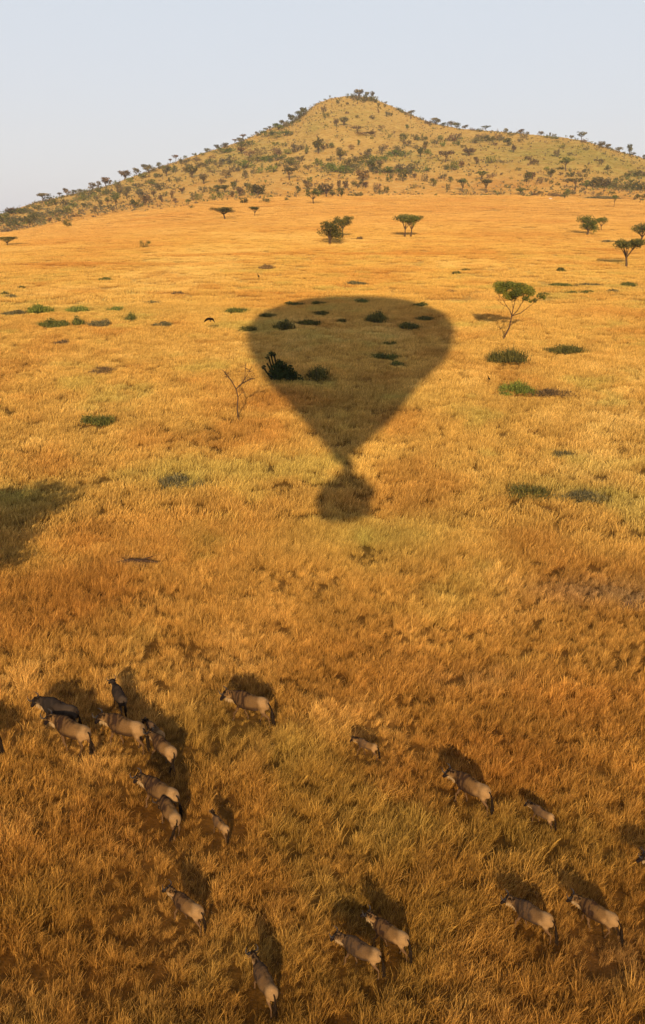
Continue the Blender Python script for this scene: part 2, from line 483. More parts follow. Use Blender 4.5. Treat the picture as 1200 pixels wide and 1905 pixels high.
def wildebeest(label, loc, heading, scale, neck='level', turn=0.0, gait=0.0, tone='tan', calf=False, tail=0.0, group='wildebeest walking through the tall grass'):
    root = link('wildebeest', None, loc=loc, rot=(0, 0, heading), scale=(scale,) * 3)
    tag(root, label, 'wildebeest', group)
    slim = 0.86 if calf else 1.0
    tor = [(-.80, 0, 1.02, .05, .07), (-.76, 0, .98, .16, .20), (-.62, 0, .97, .215, .25), (-.38, 0, .94, .235, .265), (-.1, 0, .93, .265, .30), (.18, 0, .96, .265, .335),
           (.40, 0, 1.03, .235, .36), (.58, 0, 1.08, .19, .31), (.72, 0, 1.08, .15, .235)]
    slim *= 1.10
    tor = [(a, b, z, w_ * slim, h_ * slim * 1.04) for a, b, z, w_, h_ in tor]
    hy = math.sin(turn)
    if neck == 'level': H0, H1 = Vector((1.08, .18 * hy, 1.17)), Vector((1.34 - .1 * abs(hy), .18 * hy + .30 * hy, .80))
    elif neck == 'up': H0, H1 = Vector((1.0, .16 * hy, 1.34)), Vector((1.36 - .12 * abs(hy), .16 * hy + .32 * hy, 1.08))
    else: H0, H1 = Vector((1.12, .12 * hy, .72)), Vector((1.28, .12 * hy + .1 * hy, .28))
    nk = [(.50, 0, 1.10, .16, .27)]
    a0 = Vector((.50, 0, 1.10))
    for f, w_, h_ in ((.4, .125, .215), (.75, .10, .165), (1.0, .095, .135)):
        q_ = a0.lerp(H0, f); nk.append((q_.x, q_.y, q_.z, w_ * slim, h_ * slim))
    hd = []
    for f, w_, h_ in ((-.16, .06, .07), (0, .10, .12), (.25, .092, .115), (.55, .07, .085), (.85, .066, .072), (1.0, .060, .058), (1.06, .03, .03)):
        q_ = H0.lerp(H1, f); hd.append((q_.x, q_.y, q_.z, w_, h_))
    legs = []
    for s, ph in ((1, gait), (-1, -gait)):
        legs.append([(.42, s * .12, .98, .09, .15), (.44 + .05 * ph, s * .14, .74, .060, .075), (.45 + .22 * ph, s * .14, .44, .036, .04), (.45 + .26 * ph + .05, s * .14, .40, .034, .034),
                     (.45 + .38 * ph - .02 * abs(ph), s * .14, .12, .03, .03), (.47 + .4 * ph, s * .14, .05, .038, .042), (.49 + .4 * ph, s * .14, .0, .042, .05)])
    for s, ph in ((1, -gait), (-1, gait)):
        legs.append([(-.56, s * .10, .98, .11, .20), (-.52 + .05 * ph, s * .14, .74, .085, .14), (-.56 + .14 * ph, s * .14, .58, .055, .075), (-.70 + .22 * ph, s * .14, .44, .042, .05),
                     (-.64 + .36 * ph, s * .14, .14, .03, .03), (-.62 + .38 * ph, s * .14, .05, .038, .042), (-.60 + .38 * ph, s * .14, .0, .042, .05)])
    # ears leave the head sideways
    hdir = (H1 - H0).normalized(); side = Vector((0, 1, 0)); side = (side - hdir * side.dot(hdir)).normalized(); up = hdir.cross(side)
    if up.z < 0: up = -up
    ears = []
    for s in (1, -1):
        b0 = H0 + side * s * .08 + up * .02; b1 = b0 + side * s * .18 - up * .05 - hdir * .03
        m_ = b0.lerp(b1, .5)
        ears.append([(*b0, .03, .03), (*m_, .035, .045), (*b1, .012, .012)])
    V, Fs = [], []
    for sp in [tor, nk, hd] + legs + ears:
        v, fq, caps = loft(sp); o = len(V); V += v
        Fs += [tuple(i + o for i in f) for f in fq] + [tuple(i + o for i in f) for f in caps]
    me = bpy.data.meshes.new('tmp'); me.from_pydata(V, [], Fs)
    tmp = bpy.data.objects.new('tmp', me); COL.objects.link(tmp)
    rm = tmp.modifiers.new('r', 'REMESH'); rm.mode = 'VOXEL'; rm.voxel_size = 0.024
    sm = tmp.modifiers.new('s', 'SMOOTH'); sm.iterations = 3; sm.factor = 0.5
    dg = bpy.context.evaluated_depsgraph_get()
    bm_ = bpy.data.meshes.new_from_object(tmp.evaluated_get(dg))
    bpy.data.objects.remove(tmp); bpy.data.meshes.remove(me)
    bm_.name = 'wildebeest_body'; bm_.materials.clear(); bm_.materials.append(M_COAT)
    n = len(bm_.vertices); P = np.empty(n * 3, np.float32); bm_.vertices.foreach_get('co', P); P = P.reshape(-1, 3).astype(float)
    bm_.polygons.foreach_set('use_smooth', np.ones(len(bm_.polygons), bool))
    nv_ = np.empty(n * 3, np.float32); bm_.vertices.foreach_get('normal', nv_); nv_ = nv_.reshape(-1, 3).astype(float)
    rel = np.array([mnoise.noise(Vector((p_[0] * 5 + 3, p_[1] * 5, p_[2] * 4))) * .02 + mnoise.noise(Vector((p_[0] * 14, p_[1] * 9, p_[2] * 9 + 7))) * .006 for p_ in P])
    def dent(cx, cz, rx, rz, a): return a * np.exp(-((P[:, 0] - cx) / rx) ** 2 - ((P[:, 2] - cz) / rz) ** 2)
    rel += (dent(-.36, .98, .09, .16, -.035) + dent(-.62, 1.05, .12, .16, .03) + dent(.44, 1.0, .13, .2, .03) + dent(.24, .98, .06, .2, -.02) + dent(-.05, .9, .2, .12, .02)) * (P[:, 2] > .7)
    P = P + nv_ * rel[:, None]; bm_.vertices.foreach_set('co', P.astype(np.float32).ravel()); bm_.update()
    dT, tT = seg_dist(P, tor); dN, tN = seg_dist(P, nk); dH, tH = seg_dist(P, hd)
    dL = np.full(n, 1e9); tL = np.zeros(n)
    for L in legs:
        a, b = seg_dist(P, L); u = a < dL; dL[u] = a[u]; tL[u] = b[u]
    nzv = np.array([mnoise.noise(Vector((p_[0] * 13, p_[1] * 4, p_[2] * 3 + scale * 50))) for p_ in P])
    nzl = np.array([mnoise.noise(Vector((p_[0] * 2.5 + heading * 7, p_[1] * 2.5, p_[2] * 2.5))) for p_ in P])
    tan = np.array([.125, .068, .026]); brown = np.array([.027, .015, .009]); pale = np.array([.38, .225, .095]); legc = np.array([.11, .06, .028])
    if tone == 'dark': tan = np.array([.034, .024, .018]); brown = np.array([.018, .014, .012]); pale = np.array([.20, .135, .08]); legc = np.array([.05, .034, .022])
    if tone == 'grey': tan = np.array([.098, .055, .024]); brown = np.array([.032, .021, .015])
    if calf: tan = tan * 1.08; brown = np.array([.07, .042, .024])
    C = np.tile(tan, (n, 1))
    xs, zs = P[:, 0], P[:, 2]
    def mixc(c, w_):
        C[:] += (c - C) * np.clip(w_, 0, 1)[:, None]
    mixc(brown, (smooth(-.15, .25, xs + .45 * nzl) * (1 - smooth(.62, .80, xs))) * (0.80 + 0.2 * np.sign(nzv)) * (zs > .5))    # shoulder saddle
    mixc(brown, smooth(0.1, 0.4, nzv) * smooth(-.1, .1, xs) * 0.7 * (zs > .7))                        # brindle stripes
    mixc(brown, smooth(.80, .68, zs) * (dT < 1.3) * (dL > 1.2) * .8 if False else np.clip((.78 - zs) / .1, 0, 1) * (dL > 1.15) * .7)
    mixc(brown * 1.3, np.clip((.93 - zs) / .1, 0, 1) * (xs > -.5) * (dL > 1.0) * .75)
    isn = (dN < dT) & (xs > .55)
    mixc(tan * 1.1, isn * (1 - smooth(0.15, .5, nzv)) * .9)
    mixc(brown, isn * smooth(.12, .3, nzv) * .8)
    mixc(pale, isn * np.clip((H0.z - .02 - zs) / .12, 0, 1) * .9)
    ish = (dH < dN + .05) & (dH < 1.6) & (xs > .9)
    mixc(tan * .8, ish * 1.0)
    mixc(np.array([.016, .011, .008]), ish * smooth(.2, .38, tH))
    isl = (dL < 1.35) & (zs < .72)
    mixc(legc, isl * smooth(.76, .60, zs) if False else isl * np.clip((.74 - zs) / .12, 0, 1))
    mixc(np.array([.03, .025, .02]), (zs < .06) * 1.0)
    rump = np.clip((-.30 - xs + .3 * nzl) / .25, 0, 1) * np.clip((zs - .62) / .12, 0, 1)
    mixc(pale * .95, rump * (0.55 if tone != 'dark' else .1))
    C *= (1 + .25 * nzl)[:, None]
    set_col(bm_, 'Col', np.clip(C, .01, .8))
    link('body', bm_, root)
    # mane: drooping black tufts from poll to shoulder; beard: pale fringe under neck and jaw; tail: tufted hair
    def strands(a_, b_, num, ln, dr_, wd, drop):
        V2, F2 = [], []
        for i in range(num):
            f = i / max(num - 1, 1); o_ = a_.lerp(b_, f) + Vector((random.uniform(-.02, .02), random.uniform(-.02, .02), random.uniform(-.015, .015)))
            L = ln * random.uniform(.7, 1.2); dv_ = (dr_ + Vector([random.uniform(-.3, .3) for _ in range(3)])).normalized()
            m1 = o_ + dv_ * L * .5; m2 = o_ + dv_ * L + drop * L * .6
            sd = Vector((random.uniform(.5, 1), random.uniform(-.5, .5), 0)).normalized() * wd
            b_i = len(V2); V2 += [tuple(o_ - sd), tuple(o_ + sd), tuple(m1 + sd * .8), tuple(m1 - sd * .8), tuple(m2 + sd * .15), tuple(m2 - sd * .15)]
            F2 += [(b_i, b_i + 1, b_i + 2, b_i + 3), (b_i + 3, b_i + 2, b_i + 4, b_i + 5)]
        return np.array(V2), np.array(F2)
    top0 = H0 + up * .10; wt = Vector((.42, 0, 1.37 * (1 if not calf else .97)))
    mid = H0.lerp(Vector((.5, 0, 1.1)), .55) + Vector((0, 0, .19))
    m1v = strands(top0, mid, 40, .12, Vector((-.1, .7, .1)), .04, Vector((0, 0, -1)))
    m2v = strands(mid, wt, 40, .11, Vector((-.2, .6, .15)), .04, Vector((0, 0, -1)))
    m3v = strands(top0, mid, 40, .11, Vector((-.2, -.6, .2)), .04, Vector((0, 0, -.8)))
    m4v = strands(wt, Vector((-.1, 0, 1.23)), 34, .07, Vector((-.6, 0, .35)), .04, Vector((0, 0, -.3)))
    link('mane', mesh_np('mane', *merge(m1v, m2v, m3v, m4v), M_HAIR), root)
    jaw = H0.lerp(H1, .45) - up * .07; chest = Vector((.66, 0, .90))
    link('beard', mesh_np('beard', *merge(strands(jaw, chest, 50, .13 if not calf else .06, Vector((.1, 0, -1)), .022, Vector((0, 0, -.4)))), M_BEARD), root)
    T0 = Vector((-.80, 0, 1.04)); sw = math.sin(tail)
    T1 = T0 + Vector((-.12 - .10 * abs(tail), .22 * sw, -.22 + .10 * abs(tail))); T2 = T1 + Vector((-.06 - .12 * abs(tail), .34 * sw, -.40 + .14 * abs(tail)))
    tl = tubes([([T0 + Vector((.04, 0, 0)), T0 + Vector((-.05, .04 * sw, -.05)), T1, T1.lerp(T2, .4), T1.lerp(T2, .8), T2], [.03, .028, .030, .06, .055, .01])], 8)
    tf = strands(T1, T2, 50, .26, (T2 - T1).normalized(), .03, Vector((0, 0, -.3)))
    link('tail', mesh_np('tail', *merge(tl, tf), M_HAIR), root)
    hs = .45 if calf else 1.0
    for s in (1, -1):
        b0 = H0 + up * .09 + side * s * .03 + hdir * .02
        pts = [b0, b0 + side * s * .10 * hs - up * .015 + hdir * .03, b0 + side * s * .19 * hs - up * .01, b0 + side * s * .235 * hs + up * .07 * hs, b0 + side * s * .20 * hs + up * .17 * hs - hdir * .02, b0 + side * s * .14 * hs + up * .24 * hs - hdir * .03]
        link('horn', mesh_np('horn', *tubes([(pts, [.036, .034, .028, .022, .014, .003])], 8), M_HORN, True), root)
        eb = H0.lerp(H1, .22) + side * s * .088 + up * .035
        link('eye', mesh_np('eye', *tubes([([eb - side * s * .01, eb, eb + side * s * .012], [.016, .018, .004])], 8), M_EYE, True), root)
    return root


HERD = [  # head px, rump px, neck, turn, gait, tone, calf, tail, label
 ((58, 1303), (140, 1330), 'level', 0, .5, 'dark', 0, .2, 'dark slate-backed wildebeest walking left beyond a paler one, at the far left of the herd'),
 ((82, 1335), (162, 1368), 'level', 0, -.6, 'tan', 0, .4, 'pale tan wildebeest walking left just in front of the dark-backed one at far left'),
 ((212, 1262), (229, 1300), 'up', .3, .3, 'dark', 0, 0, 'black-necked wildebeest seen from behind with its horned head raised, topmost of the left group'),
 ((188, 1337), (264, 1361), 'level', 0, .5, 'tan', 0, .2, 'tan wildebeest walking left below the black-necked one that stands facing away'),
 ((259, 1333), (302, 1372), 'level', 0, .4, 'grey', 1, .1, 'young wildebeest with thin face half hidden behind the running one with a sideways tail'),
 ((279, 1360), (322, 1398), 'level', 0, .9, 'tan', 0, 1.0, 'wildebeest with tail flung out to the right, running behind the half hidden young one'),
 ((258, 1445), (326, 1482), 'level', 0, .5, 'tan', 0, .1, 'striped wildebeest with bright pale throat walking left above the grazing one'),
 ((298, 1490), (328, 1520), 'down', 0, .3, 'tan', 0, .9, 'wildebeest with round pale rump, head down in the grass below the striped one'),
 ((393, 1503), (422, 1540), 'up', -.2, .3, 'tan', 1, .3, 'small young wildebeest with pale rump walking away, alone right of the grazing one'),
 ((421, 1293), (496, 1312), 'level', 0, .7, 'tan', 0, .8, 'brown wildebeest trotting left on its own in the centre left, highest of the lone ones'),
 ((658, 1369), (700, 1387), 'level', 0, .6, 'tan', 1, .3, 'small wildebeest calf deep in grass near the middle of the field'),
 ((836, 1434), (908, 1472), 'level', 0, .5, 'tan', 0, .5, 'pale-faced wildebeest with dark shoulder stripes above and left of the small brown calf'),
 ((988, 1492), (1029, 1517), 'level', 0, .4, 'grey', 1, .2, 'small brown wildebeest calf in yellowish grass, right of the striped adult'),
 ((946, 1662), (1026, 1704), 'level', 0, .5, 'grey', 0, .5, 'biggest wildebeest bull at the lower right, with long black tail swinging'),
 ((1075, 1662), (1148, 1702), 'level', 0, -.6, 'tan', 0, .6, 'light-rumped wildebeest walking left behind the biggest bull at lower right'),
 ((326, 1645), (372, 1688), 'up', .2, .5, 'tan', 0, .1, 'pale wildebeest walking away alone at the lower left'),
 ((476, 1768), (508, 1840), 'up', .1, .5, 'grey', 0, .1, 'wildebeest striding away at the bottom, lowest one of the herd'),
 ((634, 1732), (704, 1768), 'level', 0, .5, 'grey', 0, .2, 'large dark-shouldered wildebeest near the bottom centre, below the slim pale one'),
 ((705, 1696), (756, 1738), 'up', 0, .6, 'tan', 0, .4, 'slim pale wildebeest with upright horns behind the large dark-shouldered one at bottom'),
 ((-92, 1352), (-9, 1366), 'level', 0, .4, 'dark', 0, .9, 'wildebeest cut off by the left edge with only its black tail showing'),
 ((1213, 1592), (1290, 1622), 'level', 0, .4, 'grey', 0, .2, 'wildebeest cut off by the right edge with only its dark face showing'),
]
WB_POS = []
for hp, rp_, nk_, tr, gt, tn, cf, tl_, lb in HERD:
    hz_h = {'level': 1.05, 'up': 1.25, 'down': .6}[nk_]
    s0 = .68 if cf else 1.0
    h = hit(*hp, hz_h * s0); r_ = hit(*rp_, .95 * s0)
    d_ = h - r_; L = math.hypot(d_[0], d_[1]); s = L / 1.8
    s = float(np.clip(s, .54, .70)) if cf else float(np.clip(s, .80 if hp[1] < 1600 else .73, 1.04))
    print('WB', round(L, 2), round(s, 2), lb[:40])
    hd_ = math.atan2(d_[1], d_[0]); ct = r_ + np.array([math.cos(hd_), math.sin(hd_), 0]) * .72 * s
    z = float(height(ct[0], ct[1]))
    WB_POS.append((ct[0], ct[1]))
    wildebeest(lb, (ct[0], ct[1], z), hd_, s, nk_, tr, gt, tn, bool(cf), tl_)

# ------------------------------------------------------------------ trees and bushes
def leaf_quads(centres, radii, n, size, flat=1.0, rg=None):
    """n small leaf-clump faces spread through ellipsoids; returns verts, faces, per-face value"""
    rg = rg or rng
    cs = np.array(centres, float); rs = np.array(radii, float)
    vol = rs[:, 0] * rs[:, 1] * rs[:, 2]; pick = rg.choice(len(cs), n, p=(vol ** .7) / (vol ** .7).sum())
    v = rg.normal(size=(n, 3)); v /= np.linalg.norm(v, axis=1)[:, None]
    rr = rg.random(n) ** .45
    P = cs[pick] + v * rs[pick] * rr[:, None]
    nrm = rg.normal(size=(n, 3)); nrm[:, 2] *= flat; nrm /= np.linalg.norm(nrm, axis=1)[:, None]
    t1 = np.cross(nrm, rg.normal(size=(n, 3))); t1 /= np.linalg.norm(t1, axis=1)[:, None]; t2 = np.cross(nrm, t1)
    s = size * rg.uniform(.5, 1.3, n)[:, None]; a = .6
    V = np.stack([P - t1 * s, P + t2 * s * a, P + t1 * s, P - t2 * s * a], 1).reshape(-1, 3)
    Fq = np.arange(4 * n).reshape(n, 4)
    cv = rg.random(len(cs))[pick]
    return V, Fq, np.clip(.5 * cv + .5 * rg.random(n), 0, 1)


def leaf_mesh(name, V, Fq, val):
    me = mesh_np(name, V, Fq, M_LEAF)
    set_flt(me, 'lv', val, 'FACE'); return me


def tree_proto(kind, seed, leaves=420, fine=1.0):
    """unit-height tree (height 1); returns trunk mesh, crown mesh and its natural width"""
    rg = np.random.default_rng(seed); rd = random.Random(seed)
    paths, cs, rs = [], [], []
    if kind == 'umb':        # flat-topped acacia: limbs fan out, umbrella crown in one or two decks
        W = 1.25; fork = .30 + .12 * rd.random(); lean = rd.uniform(-.12, .12)
        base = Vector((0, 0, -.03)); fk = Vector((lean, rd.uniform(-.05, .05), fork))
        paths.append(([base, base.lerp(fk, .5) + Vector((rd.uniform(-.02, .02), 0, 0)), fk], [.042, .032, .026]))
        nl = 7
        for i in range(nl):
            a = 2 * math.pi * i / nl + rd.uniform(-.3, .3); rr = rd.uniform(.18, .52) * W * .5 * 1.3
            tip = Vector((fk.x + rr * math.cos(a), fk.y + rr * math.sin(a), rd.uniform(.58, .80)))
            md = fk.lerp(tip, .5) + Vector((0, 0, .04)); paths.append(([fk, md, tip], [.018, .012, .005]))
            for _ in range(2):
                t2 = tip + Vector((rd.uniform(-.13, .13), rd.uniform(-.13, .13), rd.uniform(.02, .08))); paths.append(([md.lerp(tip, .5), t2], [.008, .003]))
            cs.append(tuple(tip + Vector((0, 0, .05)))); r0 = rd.uniform(.13, .21); rs.append((r0 * 1.1, r0 * 1.1, .15))
        for _ in range(8):
            a = rd.uniform(0, 6.28); rr = W * .5 * math.sqrt(rd.random()) * .8
            cs.append((fk.x + rr * math.cos(a), fk.y + rr * math.sin(a), rd.uniform(.80, .95) - .12 * rr)); rs.append((.18, .18, .10))
    elif kind == 'round':
        W = .95
        fk = Vector((rd.uniform(-.05, .05), 0, .14)); paths.append(([Vector((0, 0, -.03)), fk], [.045, .032]))
        for i in range(6):
            a = 2 * math.pi * i / 6 + rd.uniform(-.4, .4); rr = rd.uniform(.1, .34)
            tip = Vector((rr * math.cos(a), rr * math.sin(a), rd.uniform(.34, .78))); paths.append(([fk, fk.lerp(tip, .5) + Vector((0, 0, .03)), tip], [.02, .012, .004]))
            r0 = rd.uniform(.17, .26); cs.append(tuple(tip)); rs.append((r0, r0, r0 * .8))
        for _ in range(5):
            a = rd.uniform(0, 6.28); rr = .3 * math.sqrt(rd.random()); cs.append((rr * math.cos(a), rr * math.sin(a), rd.uniform(.22, .7))); rs.append((.19, .19, .17))
    else:                    # bush, dense to the ground
        W = 1.4
        for i in range(5):
            a = rd.uniform(0, 6.28); tip = Vector((.5 * math.cos(a), .5 * math.sin(a), rd.uniform(.5, .9))); paths.append(([Vector((0, 0, -.05)), tip], [.02, .004]))
        for _ in range(10):
            a = rd.uniform(0, 6.28); rr = .55 * math.sqrt(rd.random()); h_ = rd.uniform(.2, .8) * (1 - .5 * rr)
            r0 = rd.uniform(.16, .28); cs.append((rr * math.cos(a), rr * math.sin(a), h_)); rs.append((r0, r0, r0 * .9))
    tv = tubes(paths, 6)
    lv = leaf_quads(cs, rs, leaves, .055 / fine, flat=1.6 if kind == 'umb' else 1.0, rg=rg)
    mt = mesh_np('trunk', *tv, M_BARK); mc = leaf_mesh('crown', *lv)
    co = lv[0]; Wd = float(np.percentile(co[:, 0], 98) - np.percentile(co[:, 0], 2)); Ht = float(np.percentile(co[:, 2], 99))
    return mt, mc, Wd, Ht


PROTO = {}
for ki, kn in enumerate(('umb', 'round', 'bush')):
    PROTO[kn] = [tree_proto(kn, 100 * ki + s, 460) for s in range(6)]
PROTO['fumb'] = [tree_proto('umb', 600 + s, 2600, 2.1) for s in range(5)]
PROTO['fround'] = [tree_proto('round', 700 + s, 2600, 2.1) for s in range(4)]
PROTO['fbush'] = [tree_proto('bush', 800 + s, 1500, 2.0) for s in range(5)]
TONES = {'g': (.105, .112, .035), 'G': (.125, .150, .036), 'd': (.092, .088, .030), 'b': (.140, .095, .052), 'y': (.125, .110, .058), 'l': (.15, .17, .045)}


def plant(kind, px, py, wpx, hpx, tone, label, cat, group=None, name=None, rot=None, variant=None):
    p = hit(px, py); s = ppm(p)
    v = variant if variant is not None else random.randrange(len(PROTO[kind]))
    mt, mc, Wd, Ht = PROTO[kind][v]
    dep = max(.0, math.asin(min(1, max(0, (CAMZ - p[2]) / np.linalg.norm(p - CP)))))
    W = wpx / s * (1.25 if kind == 'bush' else 1.12); H = hpx / s / max(math.cos(dep), .5) * 1.1
    if 'bush' in kind: H = max(H - W * math.sin(dep) * .8, H * .35) if kind == 'fbush' else H * 1.0
    if rot is None: rot = random.uniform(0, 6.28)
    root = link(name or ('acacia_tree' if 'umb' in kind else 'bushy_tree' if 'round' in kind else 'bush'), None, loc=tuple(p), rot=(0, 0, rot), scale=(W / Wd, W / Wd, H / Ht))
    a = link('trunk' if 'bush' not in kind else 'stems', mt, root); b = link('crown' if 'bush' not in kind else 'foliage', mc, root)
    c_ = np.array(TONES[tone]) * random.uniform(.85, 1.2) * np.array([random.uniform(.9, 1.15), 1, random.uniform(.85, 1.15)])
    b.color = (*c_, 1); tag(root, label, cat, group)
    return root


